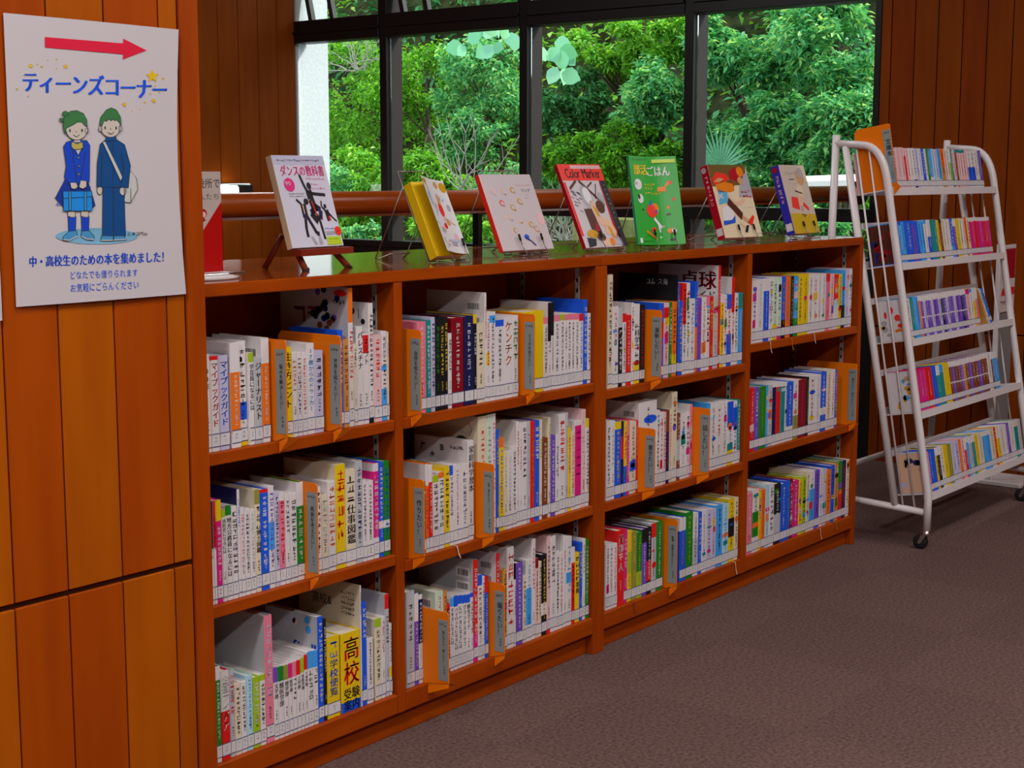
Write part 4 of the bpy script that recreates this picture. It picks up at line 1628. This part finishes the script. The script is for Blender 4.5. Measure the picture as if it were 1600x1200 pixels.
for k, (x0, y0, sc, ym, txt) in enumerate(RT_):
    z = SHZ[k]; v = fv(z)
    base = Vector((0, v, z))+Vector((0, sn, ct))*.0046+Vector((0, ct, -sn))*SPO
    cur = RX0+.0135
    nn = 0
    for i, l in enumerate(txt.split('\n')):
        if l.startswith('D '):
            divider('shelf_divider', (cur+.0005, base.y, base.z), (-TL, 0, 0), .205, l[2:], 'tall orange divider with grey card on the topmost shelf of the white rack', None, .098, -.0118)
            cur += .0038; continue
        lean = l.startswith('L ')
        if lean: l = l[2:]
        p = l.split()
        spec = dict(c=p[1], ink=p[2], bands=[], title=None, side=None, bc=False, film=True)
        for q in p[3:]:
            if q[0] == 'x' and q[1:].isdigit():
                cur = at(x0+float(q[1:])*sc, y0+ym*sc, NRM, PC).x
            elif q[0] == 'T': spec['bands'].append((0, float(q[2:])/100, q[1]))
            elif q[0] == 'B': spec['bands'].append((1-float(q[2:])/100, 1, q[1]))
            elif q[0] == 'M':
                a, b = q[2:].split('-'); spec['bands'].append((float(a)/100, float(b)/100, q[1]))
        if i == 0: cur = RX0+.0135
        u1 = at(x0+float(p[0])*sc, y0+ym*sc, NRM, PC).x
        if i == 1 and k == 0: u1 = cur+.011
        w = max(u1-cur-.0004, .0045)
        rnd = random.Random(k*100+i)
        h = .133+rnd.uniform(-.002, .002)
        nn += 1
        if lean:
            ang = math.radians(24)
            w = .0105
            if not l.startswith('826'): cur += .0016
            else: cur += .012
            # leaning to the left: the foot stands further right
            px = cur+h*math.sin(ang)-.004
            b = make_book('paperback', w, h, .098, spec, k*991+i*7, (px, base.y, base.z+.0002), (-TL, 0, 0))
            b.rotation_mode = 'QUATERNION'
            R_ = Matrix.Rotation(-TL, 3, 'X') @ Matrix.Rotation(-ang, 3, 'Y')
            b.rotation_quaternion = R_.to_quaternion()
            lab = 'leaning %s paperback, %s from the left on the %s shelf of the white rack' % (look(spec), ORD(nn), RN[k])
            cur += w/math.cos(ang)
        else:
            b = make_book('paperback', w, h, .098 if (i, k) != (1, 0) else .114, spec, k*991+i*7, (cur, base.y, base.z), (-TL, 0, 0))
            lab = '%s paperback, %s from the left on the %s shelf of the white rack' % (look(spec), ORD(nn), RN[k])
            cur = u1 if u1 > cur+w else cur+w+.0004
        if i == 0:
            mb = MB()
            fl = lambda a, q: (-.0004, .098-a*.096, q*h)
            fl2 = lambda a, q: (-.0008, .098-a*.096, q*h)
            ps = ([ORG, PPK, WH], [CRI, NVY, DKR], [VERM, GRY, ORG], [GLD, SKY, TAN], [TAN, NVY, LAV])[k]
            bgc = (PPK, BRN, WH, WH, SKIN)[k]
            flat(mb, [(.02, .02), (.98, .02), (.98, .98), (.02, .98)], bgc, fl)
            for q in range(11): disc(mb, rnd.uniform(.12, .88), rnd.uniform(.15, .85), rnd.uniform(.04, .14), rnd.uniform(.03, .10), ps[q % 3], fl2, 10)
            mb.build('cover_print', b)
        tag(b, lab, 'paperback', 'paperbacks on the %s shelf of the white rack' % RN[k])

# edge of a second stand with a red notice, right of the rack
ns = empty('notice_stand', (1.30, .02, 0))
tag(ns, 'white stand with a red and white notice at the wood wall beyond the rack', 'notice stand')
mb = MB(); mb.box(-.10, -.082, -.02, -.002, .02, .935, WHITE, .002); mb.build('post', ns)
mb = MB(); mb.box(-.081, .075, -.016, -.006, .67, .93, WHITE, .002); pn = mb.build('notice_board', ns)
fn = lambda a, b: (a, -.0165, b)
mb = MB(); flat(mb, [(-.066, .80), (.07, .80), (.07, .915), (-.066, .915)], CRI, fn); flat(mb, [(-.070, .735), (.07, .735), (.07, .765), (-.055, .765)], RED, fn)
htext(mb, '~~~~~', -.072, .70, .018, .02, CRI, fn, rnd); mb.build('notice_print', pn)
mb = MB(); mb.box(-.081, .07, -.015, -.006, .10, .665, mat('grey_panel', (.26, .25, .25), .5, .3), .002); mb.build('grey_panel', ns)
mb = MB(); mb.box(-.11, .075, -.14, .10, .0, .02, WHITE, .004); mb.build('foot', ns)
# ---------------------------------------------------------------- poster on the pillar
SP = PV-.004
def pp(x, y, k=0):
    """crop of the photo (scale .41667) to the poster plane"""
    p = aty(x*.41667, y*.41667, SP-.0004*k)
    return (p.x, SP-bulge(p.x, p.z)-.0004*k, p.z)
PX0, PX1, PZ0, PZ1 = aty(6, 20, SP).x, aty(277, 46, SP).x+.003, aty(23, 480, SP).z, aty(277, 46, SP).z
PX0 = aty(15, 240, SP).x
def bulge(x, z):
    a = max(0, min(1, (x-PX0)/(PX1-PX0)))
    return .004*math.sin(math.pi*a)
po = empty('poster', ((PX0+PX1)/2, SP, (PZ0+PZ1)/2))
tag(po, 'laminated white poster with a red arrow and two drawn students', 'poster')
po.location = (0, 0, 0)
PAPER = mat('poster_paper', (.62, .57, .60), .4, .4)
n = 14
mb = MB()
for i in range(n):
    for j in range(6):
        xa, xb = PX0+(PX1-PX0)*i/n, PX0+(PX1-PX0)*(i+1)/n
        za, zb_ = PZ0+(PZ1-PZ0)*j/6, PZ0+(PZ1-PZ0)*(j+1)/6
        # right edge bowed in a little below the top corner
        def ed(x, z):
            a = (x-PX0)/(PX1-PX0); q = (z-PZ0)/(PZ1-PZ0)
            return x-.010*max(0, a-.6)/.4*math.sin(math.pi*min(1, max(0, q)))
        mb.face([(ed(xa, za), SP-bulge(xa, za)+.0004, za), (ed(xb, za), SP-bulge(xb, za)+.0004, za), (ed(xb, zb_), SP-bulge(xb, zb_)+.0004, zb_), (ed(xa, zb_), SP-bulge(xa, zb_)+.0004, zb_)], PAPER, True)
sheet = mb.build('sheet', po)
LAM = bpy.data.materials.new('laminate_film'); LAM.use_nodes = True
nt = LAM.node_tree; nt.nodes.clear()
o_ = nt.nodes.new('ShaderNodeOutputMaterial'); t_ = nt.nodes.new('ShaderNodeBsdfTransparent'); t_.inputs[0].default_value = (.9, .88, .85, 1)
g_ = nt.nodes.new('ShaderNodeBsdfGlossy'); g_.inputs['Roughness'].default_value = .25; m_ = nt.nodes.new('ShaderNodeMixShader'); m_.inputs[0].default_value = .06
nt.links.new(t_.outputs[0], m_.inputs[1]); nt.links.new(g_.outputs[0], m_.inputs[2]); nt.links.new(m_.outputs[0], o_.inputs[0])
mb = MB()
ln = .010
mb.face([(PX0-ln*.2, SP+.0012, PZ0-ln), (PX1+ln*.7, SP+.0012, PZ0-ln), (PX1+ln*.7, SP+.0012, PZ0+.002), (PX0-ln*.2, SP+.0012, PZ0+.002)], LAM)
mb.build('laminate_edge', po)
U_BLUE = mat('poster_blue', (.01, .10, .80), .5, .3); U_RED = mat('poster_red', (.75, .01, .05), .5, .3); U_YEL = mat('poster_yellow', (.78, .50, .01), .5, .3)
U_GRN = mat('poster_hair_green', (.045, .20, .06), .5, .3); U_SKIN = mat('poster_skin', (.62, .55, .48), .5, .3); U_OUT = mat('poster_outline', (.03, .05, .06), .6, .2)
U_JAC = mat('poster_jacket_blue', (.008, .06, .58), .5, .3); U_TEAL = mat('poster_uniform_blue', (.005, .07, .26), .5, .3); U_BAG = mat('poster_bag_blue', (.012, .27, .82), .5, .3)
U_PLD = mat('poster_plaid_blue', (.012, .04, .30), .5, .3); U_SHD = mat('poster_ground_blue', (.20, .46, .66), .5, .3); U_SHO = mat('poster_shoe_blue', (.06, .30, .60), .5, .3); U_STR = mat('poster_strap', (.58, .58, .56), .5, .3); U_BOW = mat('poster_bow', (.50, .42, .10), .5, .3)
mb = MB()
L_ = lambda k: (lambda a, b: pp(a, b, k))
l0, l1, l2, l3, l4 = L_(1), L_(2), L_(3), L_(4), L_(5)
# arrow
for i in range(6):
    xa, xb = 165+292*i/6, 165+292*(i+1)/6
    flat(mb, [(xa, 139+24*i/6), (xa, 178+26*i/6), (xb, 178+26*(i+1)/6), (xb, 139+24*(i+1)/6)], U_RED, l0)
flat(mb, [(457, 145), (456, 223), (546, 189)], U_RED, l0)
mb.build('red_arrow', sheet)
mb = MB()
def ptext(s, x0, y0, x1, y1, sw, sh, m, bold=0.0, lay=l0):
    """line of text from (x0,y0) to (x1,y1): centres of its first and last characters"""
    k = len(s)
    for i, ch in enumerate(s):
        f_ = i/(k-1)
        cx, cy = x0+(x1-x0)*f_, y0+(y1-y0)*f_
        if ch == ' ': continue
        vs, fs, a, b = glyph(ch)
        for bb in ([0, bold, bold*2] if bold else [0]):
            mb.raw([lay(cx+(p-.5+bb-bold)*sw, cy-(q-.36)*sh) for p, q in vs], [f[::-1] for f in fs], m)
ptext('ティーンズコーナー', 112, 308, 597, 338, 64, 82, U_BLUE, .045)
ptext('中・高校生のための本を集めました！', 122, 982, 617, 963, 31, 44, U_BLUE, .03)
ptext('どなたでも借りられます', 268, 1032, 502, 1023, 23, 32, U_BLUE)
ptext('お気軽にごらんください', 270, 1080, 506, 1068, 23, 34, U_BLUE)
mb.build('lettering', sheet)
mb = MB()
for x, y, r_ in ((113, 247, 11), (241, 249, 11), (569, 286, 27), (461, 392, 11), (574, 378, 11), (154, 249, 6), (64, 334, 6), (540, 383, 6), (611, 294, 6), (138, 240, 4), (176, 225, 4), (208, 222, 4), (208, 257, 4), (105, 360, 4), (90, 280, 4), (522, 410, 4), (490, 415, 4), (560, 350, 5), (578, 322, 4), (595, 345, 4)):
    star(mb, x, y, -r_, U_YEL, lambda a, b: pp(a, b, 1))
mb.build('stars', sheet)
mb = MB()
# ground shadow printed on the sheet, and the two students; coordinates: second crop (70,160) scale .1916
def S2(a, b): return ((70+a*.19162)/.41667, (160+b*.19162)/.41667)
def G(k): return lambda a, b: pp(*S2(a, b), k)
g0, g1, g2, g3, g4, g5 = [G(i) for i in (1, 2, 3, 4, 5, 6)]
def sh(pts, m, f_, out=True):
    """filled shape with a thin dark outline just under it"""
    if out:
        cx, cy = sum(p[0] for p in pts)/len(pts), sum(p[1] for p in pts)/len(pts)
        stroke(mb, pts+[pts[0]], 5, U_OUT, f_ if f_ is not g0 else g0)
    flat(mb, pts[::-1], m, f_)
def el(cx, cy, rx_, ry_, m, f_, n=22, out=True):
    sh([(cx+rx_*math.cos(2*math.pi*i/n), cy+ry_*math.sin(2*math.pi*i/n)) for i in range(n)], m, f_, out)
el(415, 1090, 335, 66, U_SHD, g0, 30, False)
mb.build('ground_patch', sheet)
mb = MB()
# girl
for x in (178, 284): sh([(x, 880), (x+60, 880), (x+60, 935), (x, 935)], U_SKIN, g1)
for x in (180, 286): sh([(x, 930), (x+64, 930), (x+60, 1065), (x+6, 1065)], U_JAC, g1)
sh([(190, 1050), (250, 1045), (256, 1090), (190, 1130), (140, 1125), (140, 1095)], U_SHO, g2); sh([(290, 1050), (350, 1045), (392, 1090), (385, 1122), (330, 1118), (285, 1090)], U_SHO, g2)
stroke(mb, [(142, 1118), (190, 1125), (256, 1088)], 8, U_STR, g3); stroke(mb, [(290, 1092), (332, 1114), (388, 1116)], 8, U_STR, g3)
sh([(160, 620), (340, 640), (400, 840), (376, 862), (140, 850), (78, 780)], U_PLD, g1)
for i in range(7): stroke(mb, [(150-i*8+i*26, 640), (92+i*48, 840)], 5, U_JAC, g2)
for y in (690, 740, 790, 835): stroke(mb, [(120-(y-690)*.25, y), (365+(y-690)*.2, y)], 5, U_JAC, g2)
sh([(210, 310), (330, 310), (356, 350), (352, 650), (190, 655), (150, 610), (165, 520), (143, 360), (165, 325)], U_JAC, g2)
stroke(mb, [(215, 400), (250, 640)], 5, U_OUT, g3); stroke(mb, [(320, 400), (280, 640)], 5, U_OUT, g3); stroke(mb, [(208, 385), (262, 430), (305, 370)], 5, U_OUT, g3)
flat(mb, [(238, 380), (285, 380), (262, 428)][::-1], U_STR, g3)
el(264, 450, 8, 8, U_BOW, g3, 8); el(268, 520, 8, 8, U_BOW, g3, 8); el(266, 585, 8, 8, U_BOW, g3, 8)
sh([(208, 322), (250, 338), (298, 322), (300, 372), (268, 384), (230, 384), (206, 360)], U_BOW, g4)
sh([(228, 292), (278, 292), (282, 325), (224, 325)], U_SKIN, g2)
el(250, 215, 88, 92, U_SKIN, g3); el(330, 232, 14, 22, U_SKIN, g3)
sh([(140, 190), (150, 110), (200, 72), (250, 66), (305, 92), (332, 150), (332, 200), (315, 190), (290, 160), (258, 160), (220, 182), (185, 200), (160, 215), (165, 260), (150, 245)], U_GRN, g4)
el(158, 92, 24, 20, U_GRN, g4, 10); sh([(110, 130), (140, 130), (146, 155), (122, 158)], U_GRN, g4)
el(195, 230, 6, 14, U_OUT, g4, 10, False); el(292, 228, 6, 14, U_OUT, g4, 10, False); stroke(mb, [(222, 262), (236, 276), (255, 278), (272, 262)], 5, U_OUT, g4); stroke(mb, [(240, 236), (250, 242)], 4, U_OUT, g4)
sh([(140, 728), (372, 724), (376, 882), (145, 886)], U_BAG, g4)
for x in (186, 310): sh([(x, 726), (x+18, 726), (x+20, 882), (x+2, 882)], U_SHO, g5)
stroke(mb, [(142, 782), (372, 768)], 5, U_OUT, g5)
sh([(196, 655), (245, 655), (258, 690), (235, 706), (205, 700)], U_SKIN, g5); sh([(280, 635), (330, 645), (328, 690), (300, 704), (268, 690)], U_SKIN, g5)
mb.build('girl_drawing', sheet)
mb = MB()
# boy
sh([(690, 560), (738, 620), (748, 710), (690, 818), (636, 812), (650, 640)], U_STR, g1)
stroke(mb, [(690, 700), (690, 815)], 4, U_OUT, g2)
sh([(450, 1088), (546, 1090), (546, 1128), (444, 1128)], U_SHO, g2); sh([(552, 1090), (630, 1086), (654, 1120), (552, 1126)], U_SHO, g2)
stroke(mb, [(446, 1124), (546, 1124)], 8, U_STR, g3); stroke(mb, [(552, 1122), (652, 1116)], 8, U_STR, g3)
sh([(462, 680), (634, 680), (648, 1088), (458, 1094)], U_TEAL, g1); stroke(mb, [(548, 700), (550, 1092)], 5, U_OUT, g2)
el(436, 718, 22, 34, U_SKIN, g1, 14); el(626, 722, 28, 36, U_SKIN, g1, 14)
sh([(488, 300), (570, 300), (640, 345), (688, 515), (670, 698), (612, 690), (545, 692), (412, 688), (416, 500), (440, 340)], U_TEAL, g2)
stroke(mb, [(455, 400), (450, 680)], 5, U_OUT, g3); stroke(mb, [(612, 420), (632, 520), (612, 690)], 5, U_OUT, g3); stroke(mb, [(546, 330), (546, 690)], 3, U_OUT, g3)
sh([(460, 322), (478, 318), (622, 610), (608, 640)], U_STR, g4)
sh([(488, 278), (568, 276), (572, 312), (486, 316)], U_TEAL, g3)
el(524, 205, 80, 80, U_SKIN, g3); el(442, 215, 14, 22, U_SKIN, g3, 12); el(604, 214, 14, 22, U_SKIN, g3, 12)
sh([(436, 190), (446, 120), (490, 62), (530, 44), (572, 62), (606, 120), (612, 190), (592, 160), (575, 140), (560, 150), (545, 135), (528, 150), (512, 132), (494, 152), (470, 150), (455, 190)], U_GRN, g4)
el(480, 207, 6, 14, U_OUT, g4, 10, False); el(570, 208, 6, 14, U_OUT, g4, 10, False); stroke(mb, [(502, 242), (516, 256), (536, 257), (552, 242)], 5, U_OUT, g4); stroke(mb, [(520, 214), (530, 218)], 4, U_OUT, g4)
mb.build('boy_drawing', sheet)
mb = MB()
htext(mb, '©~~~~', 664, -1085, 34, 34, U_OUT, lambda a, b: g3(a, -b), rnd); mb.build('maker_mark', sheet)
# corner of a second sheet cut by the frame
mb = MB()
xr = aty(2, 470, SP).x
mb.box(xr-.21, xr, SP-.0006, SP, aty(2, 501, SP).z, aty(1, 60, SP).z, PAPER)
ng = mb.build('notice_sheet')
tag(ng, 'edge of a plain white sheet left of the poster on the planked pillar', 'notice')
# ---------------------------------------------------------------- outside: overgrown slope
rnd = random.Random(21)
EARTH = noisy('slope_earth', (.010, .013, .006), (.045, .050, .018), 6, (1, 1, 1), .95, .05, 6, .5)
nx, ny = 26, 40
mb = MB()
def slope(u, v):
    k = max(0, (u-6.2))
    return -.9+.06*(u-1.7)+k*1.25+.18*math.sin(v*1.7+u)+.12*math.sin(v*3.1-u*2)
vs = []
for i in range(nx+1):
    for j in range(ny+1):
        u = UW+.3+12.5*i/nx; v = -3+22*j/ny
        vs.append((u, v, slope(u, v)))
fs = [(i*(ny+1)+j, (i+1)*(ny+1)+j, (i+1)*(ny+1)+j+1, i*(ny+1)+j+1) for i in range(nx) for j in range(ny)]
mb.raw(vs, fs, EARTH, True)
struct(mb.build('ground_slope'), 'dark overgrown slope rising outside the windows', 'slope')
def leafm(name, c):
    m = mat(name, c, .45, .35)
    nt = m.node_tree
    b = nt.nodes['Principled BSDF']
    out = [x for x in nt.nodes if x.type == 'OUTPUT_MATERIAL'][0]
    tl = nt.nodes.new('ShaderNodeBsdfTranslucent'); tl.inputs[0].default_value = (c[0]*1.5, c[1]*1.4, c[2]*.8, 1)
    ms = nt.nodes.new('ShaderNodeMixShader'); ms.inputs[0].default_value = .35
    nt.links.new(b.outputs[0], ms.inputs[1]); nt.links.new(tl.outputs[0], ms.inputs[2]); nt.links.new(ms.outputs[0], out.inputs[0])
    return m
LEAF = {
 'fresh': [leafm('leaf_fresh_a', (.15, .42, .035)), leafm('leaf_fresh_b', (.07, .27, .02)), leafm('leaf_fresh_highlight', (.32, .55, .06))],  # brightest variant paints highlights into the foliage
 'blue': [leafm('leaf_blue_a', (.11, .40, .15)), leafm('leaf_blue_b', (.045, .25, .10)), leafm('leaf_blue_highlight', (.34, .58, .20))],  # last colour is lightened to act as leaf highlights
 'dark': [leafm('leaf_dark_a', (.04, .20, .06)), leafm('leaf_dark_b', (.05, .22, .07)), leafm('leaf_dark_c', (.015, .10, .03))],
 'moss': [leafm('leaf_moss_a', (.07, .26, .012)), leafm('leaf_moss_b', (.17, .42, .015)), leafm('leaf_moss_c', (.035, .15, .01))],
 'broad': [leafm('leaf_broad_a', (.18, .44, .32)), leafm('leaf_broad_b', (.12, .36, .24)), leafm('leaf_broad_c', (.24, .50, .36))]}
BARK = noisy('bark', (.035, .025, .018), (.10, .08, .06), 20, (3, 3, .6), .95, .1, 4, .4)
DRY = mat('dry_twig', (.26, .24, .20), .9, .1)
def leaf(mb, p, L, wd, m):
    th, ph = rnd.uniform(0, 2*math.pi), rnd.gauss(-.35, .5)
    d = Vector((math.cos(th)*math.cos(ph), math.sin(th)*math.cos(ph), math.sin(ph)))
    s_ = d.cross(Vector((rnd.gauss(0, .35), rnd.gauss(0, .35), 1))).normalized()
    p = Vector(p); n_ = s_.cross(d)*wd*.25
    mb.face([p, p+d*L*.45-s_*wd/2+n_, p+d*L, p+d*L*.45+s_*wd/2+n_], m)
def tree(name, c, R, n, kind, L, label, clumps=26, trunk=True, cat='tree', group='trees and bushes outside the windows'):
    """crown centre c, radii R; leaves gathered in sprays hung on clumps, branches from a trunk on the slope"""
    c = Vector(c)
    g = slope(c.x, c.y)
    t = empty(name, (c.x, c.y, g))
    tag(t, label, cat, group)
    o = Vector((c.x, c.y, g))
    mb = MB()
    cl = []
    for i in range(clumps):
        while True:
            q = Vector((rnd.uniform(-1, 1), rnd.uniform(-1, 1), rnd.uniform(-1, 1)))
            if .25 < q.length < 1: break
        if q.x > .45: q.x *= -.6
        cl.append((Vector((q.x*R[0], q.y*R[1], q.z*R[2])), rnd.uniform(.22, .40)*min(R), q.z))
    ms = LEAF[kind]
    for i in range(n):
        k = cl[rnd.randrange(len(cl))]
        q = Vector((rnd.gauss(0, 1), rnd.gauss(0, 1), rnd.gauss(0, .55)))
        q = q.normalized()*rnd.uniform(.55, 1.0) if q.length > .01 else q
        p = c-o+k[0]+q*k[1]*1.15
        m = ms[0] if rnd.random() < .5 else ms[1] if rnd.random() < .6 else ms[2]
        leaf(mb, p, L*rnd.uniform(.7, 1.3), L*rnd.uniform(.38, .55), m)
    mb.build('foliage', t)
    if trunk:
        mb = MB()
        top = c-o+Vector((0, 0, R[2]*.1))
        mid = top*.5+Vector((rnd.uniform(-.1, .1), rnd.uniform(-.1, .1), 0))
        mb.tube([(0, 0, -.1), mid, top], .04, BARK, 7, .02)
        for k in cl[:9]:
            mb.tube([top*.8, (top*.8+c-o+k[0])/2+Vector((0, 0, .05)), c-o+k[0]], .014, BARK, 5, .004)
        mb.build('trunk', t)
    return t
def P_(px, py, u): return atx(px, py, u)
def bush(px, py, u, rpx, rpy, n, kind, L, label, **kw):
    p = P_(px, py, u)
    d = (p-Vector(CAMP)).dot(FW)
    s_ = d/FPX
    n = int(n*1.5); L *= .80
    return tree(kw.pop('name', 'bush'), p, (rpy*s_*.9, rpx*s_*1.25, rpy*s_), n, kind, L, label, cat=kw.pop('cat', 'bush'), **kw)
bush(555, 330, 5.6, 75, 95, 5200, 'fresh', .075, 'bright green bush low in the window nearest the corner')
bush(560, 150, 7.4, 80, 90, 4600, 'fresh', .075, 'olive and green leaning tree high in the window nearest the corner', name='tree', cat='tree')
bush(668, 190, 7.2, 62, 150, 5600, 'moss', .07, 'tall green tree filling the near side of the second window', name='tree', cat='tree')
bush(765, 130, 6.6, 70, 75, 4300, 'blue', .075, 'blue-green bush high in the second window')
bush(735, 210, 6.2, 50, 42, 2400, 'blue', .07, 'pale green spray of leaves in the middle of the second window')
bush(655, 290, 5.4, 55, 48, 2600, 'fresh', .07, 'leafy bush behind the wire stand of the yellow book')
bush(790, 225, 8.0, 60, 90, 2600, 'dark', .08, 'dark bush at the far side of the second window')
bush(985, 62, 5.6, 118, 60, 7600, 'fresh', .07, 'bright tree crown across the top of the third window', name='tree', cat='tree')
bush(895, 170, 5.3, 62, 55, 4600, 'dark', .075, 'dark blue-green bush in the middle of the third window')
bush(1030, 150, 5.2, 52, 65, 4200, 'blue', .07, 'blue-green tree at the far side of the third window', name='tree', cat='tree')
bush(960, 245, 5.0, 125, 50, 9000, 'moss', .06, 'mossy yellow-green bank low in the third window', trunk=False, clumps=70)
bush(1175, 90, 5.4, 85, 90, 5600, 'blue', .075, 'blue-green maple at the top of the fourth window', name='tree', cat='tree')
bush(1310, 95, 5.0, 75, 105, 5600, 'blue', .075, 'sunlit tree crown at the far side of the fourth window', name='tree', cat='tree')
bush(1240, 215, 4.9, 125, 70, 7200, 'blue', .07, 'wide blue-green bush above the blue-spined book')
bush(1150, 225, 5.6, 60, 75, 3200, 'dark', .075, 'dark bush beside the third black upright')
bush(1330, 210, 4.6, 60, 75, 3600, 'blue', .07, 'blue-green bush beside the end of the white rack')
bush(700, 368, 3.6, 90, 30, 2400, 'fresh', .06, 'low green growth seen under the handrail')
bush(560, 380, 3.8, 70, 34, 2200, 'blue', .06, 'low blue-green growth behind the easel')
bush(1240, 350, 3.0, 90, 26, 2200, 'blue', .05, 'low green growth seen under the handrail beside the rack')
for i in range(12):
    px = 500+75*i
    bush(px+rnd.uniform(-20, 20), 300+rnd.uniform(-15, 25), 5.2+.1*(i % 4), 62, 46, 1900, ('blue', 'fresh', 'moss', 'fresh', 'blue')[i % 5], .065,
         ['leafy bush low behind the first upright', 'leafy bush low beside the easel', 'leafy bush low behind the yellow book', 'leafy bush low behind the ring book', 'leafy bush low left of the Color Marker book', 'leafy bush low behind the Color Marker book',
          'leafy bush low behind the green book', 'leafy bush low right of the green book', 'leafy bush low behind the red-spined book', 'leafy bush low right of the red-spined book', 'leafy bush low behind the blue-spined book', 'leafy bush low behind the end of the rack'][i], trunk=False)
mb = MB()
for i in range(26000):
    u, v = rnd.uniform(5.6, 11.5), rnd.uniform(-2, 15)
    hgt = rnd.random()**2*.35*(.4+.6*abs(math.sin(u*2.1+math.sin(v*1.3)*2)))
    kk = 'dark' if math.sin(u*1.3+v*.9) > .3 else ('moss' if math.sin(v*1.7-u) > 0 else 'fresh')
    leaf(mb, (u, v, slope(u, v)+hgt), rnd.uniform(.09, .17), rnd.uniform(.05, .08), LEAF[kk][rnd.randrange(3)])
ug = mb.build('undergrowth')
tag(ug, 'leafy undergrowth covering the slope behind the trees', 'undergrowth', None, 'stuff')
# large pale hanging leaves
t = P_(825, 70, 4.2)
bl = empty('broad_leaf_branch', t)
tag(bl, 'branch of large pale blue-green leaves hanging across the second upright', 'branch', 'trees and bushes outside the windows')
mb = MB()
mb.tube([(.5, -.2, .55), (.2, 0, .25), (0, .05, 0), (-.05, .25, -.10)], .012, BARK, 6, .004)
mb.build('stem', bl)
for i in range(26):
    px, py = rnd.choice([(rnd.uniform(700, 812), rnd.uniform(35, 75)), (rnd.uniform(853, 900), rnd.uniform(40, 115))])
    q = P_(px, py, 4.2+rnd.uniform(-.15, .25))-t
    mb = MB()
    th = rnd.uniform(0, 6.28)
    L = rnd.uniform(.10, .16)
    ax = Vector((rnd.uniform(-.4, .4), math.cos(th), math.sin(th)*.5-.5)).normalized()
    sd = ax.cross(Vector((1, rnd.uniform(-.4, .4), rnd.uniform(-.3, .3)))).normalized()
    cn = Vector(q)
    prof = [(0, 0), (.18, .30), (.42, .42), (.70, .32), (1, 0), (.70, -.32), (.42, -.42), (.18, -.30)]
    mb.face([cn+ax*L*a+sd*L*b for a, b in prof], LEAF['broad'][i % 3])
    mb.build('leaf', bl)
# bare bushes
def bare(px, py, u, n, ln, label, spread=1.0):
    p = P_(px, py, u)
    t = empty('bare_bush', p)
    tag(t, label, 'bush', 'leafless bushes outside the windows')
    mb = MB()
    for i in range(n):
        a = rnd.uniform(-1.3, 1.3)*spread; q = Vector((rnd.uniform(-.1, .1), rnd.uniform(-.08, .08), 0)); pts = [q]
        for k in range(4):
            a += rnd.uniform(-.35, .35)
            q = q+Vector((rnd.uniform(-.05, .05), math.sin(a)*ln/4, abs(math.cos(a))*ln/4)); pts.append(q)
        mb.tube(pts, .007, DRY, 4, .002)
        for k in (1, 2, 3):
            b = a+rnd.uniform(-.9, .9)
            mb.tube([pts[k], pts[k]+Vector((rnd.uniform(-.03, .03), math.sin(b)*ln*.22, math.cos(b)*ln*.22))], .004, DRY, 4, .0015)
    mb.build('twigs', t)
bare(735, 300, 4.6, 13, .62, 'grey leafless bush behind the mauve ring book')
bare(880, 375, 3.9, 26, .40, 'grey leafless bush under the handrail beside the Color Marker book', 1.2)
bare(560, 110, 5.9, 14, .45, 'dry leafless twigs high in the window nearest the corner', 1.3)
# mossy concrete block, palm fan, pale car roof
bx = P_(985, 372, 3.4)
mb = MB(); mb.box(-.25, .25, -.28, .28, -.9, .14, noisy('mossy_concrete', (.16, .18, .05), (.30, .29, .14), 14, (1, 1, 1), .95, .1, 4, .3), .02)
cb = mb.build('concrete_block'); cb.location = bx
tag(cb, 'mossy concrete block outside, seen between two display books under the handrail', 'concrete block')
pf = P_(1125, 262, 4.4)
t = empty('fan_palm', (pf.x, pf.y, slope(pf.x, pf.y)))
tag(t, 'small fan palm outside beside the red-spined hardcover', 'palm', 'trees and bushes outside the windows')
mb = MB(); zz = pf.z-slope(pf.x, pf.y); mb.tube([(0, 0, -.05), (0, .02, zz-.1), (0, 0, zz)], .02, BARK, 6); mb.build('stem', t)
mb = MB()
for i in range(17):
    a = -1.35+2.7*i/16
    d = Vector((-.25, -math.sin(a), math.cos(a))).normalized(); s_ = Vector((0, math.cos(a), math.sin(a)))*.010
    b0 = Vector((0, 0, zz))
    mb.face([b0, b0+d*.15-s_, b0+d*.30, b0+d*.15+s_], LEAF['broad'][1])
mb.build('fan', t)
cr = P_(1296, 291, 4.0)
mb = MB()
pr = [(-.15, 0), (-.14, .04), (-.10, .065), (0, .075), (.10, .065), (.14, .04), (.15, 0)]
for i in range(len(pr)-1):
    (a, z0), (b, z1) = pr[i], pr[i+1]
    mb.face([(a, -.22, z0), (b, -.22, z1), (b, .22, z1-.015), (a, .22, z0-.015)], WHITE, True)
mb.face([(a, -.22, z) for a, z in pr], WHITE); mb.face([(a, .22, z-.015) for a, z in pr[::-1]], WHITE)
mb.face([(-.15, -.22, 0), (.15, -.22, 0), (.15, .22, -.015), (-.15, .22, -.015)][::-1], WHITE)
rf = mb.build('roof_panel', None)
er = empty('outdoor_shelter', cr)
tag(er, 'pale rounded roof outside the fourth window just above the handrail', 'shelter')
rf.parent = er
mb = MB()
for y in (-.18, .18):
    mb.box(-.02, .02, y-.02, y+.02, slope(cr.x, cr.y)-cr.z-.2, .06, BROWNM)
mb.build('support', er)
print('BOOKS', NB[0], 'OBJS', len(bpy.data.objects))
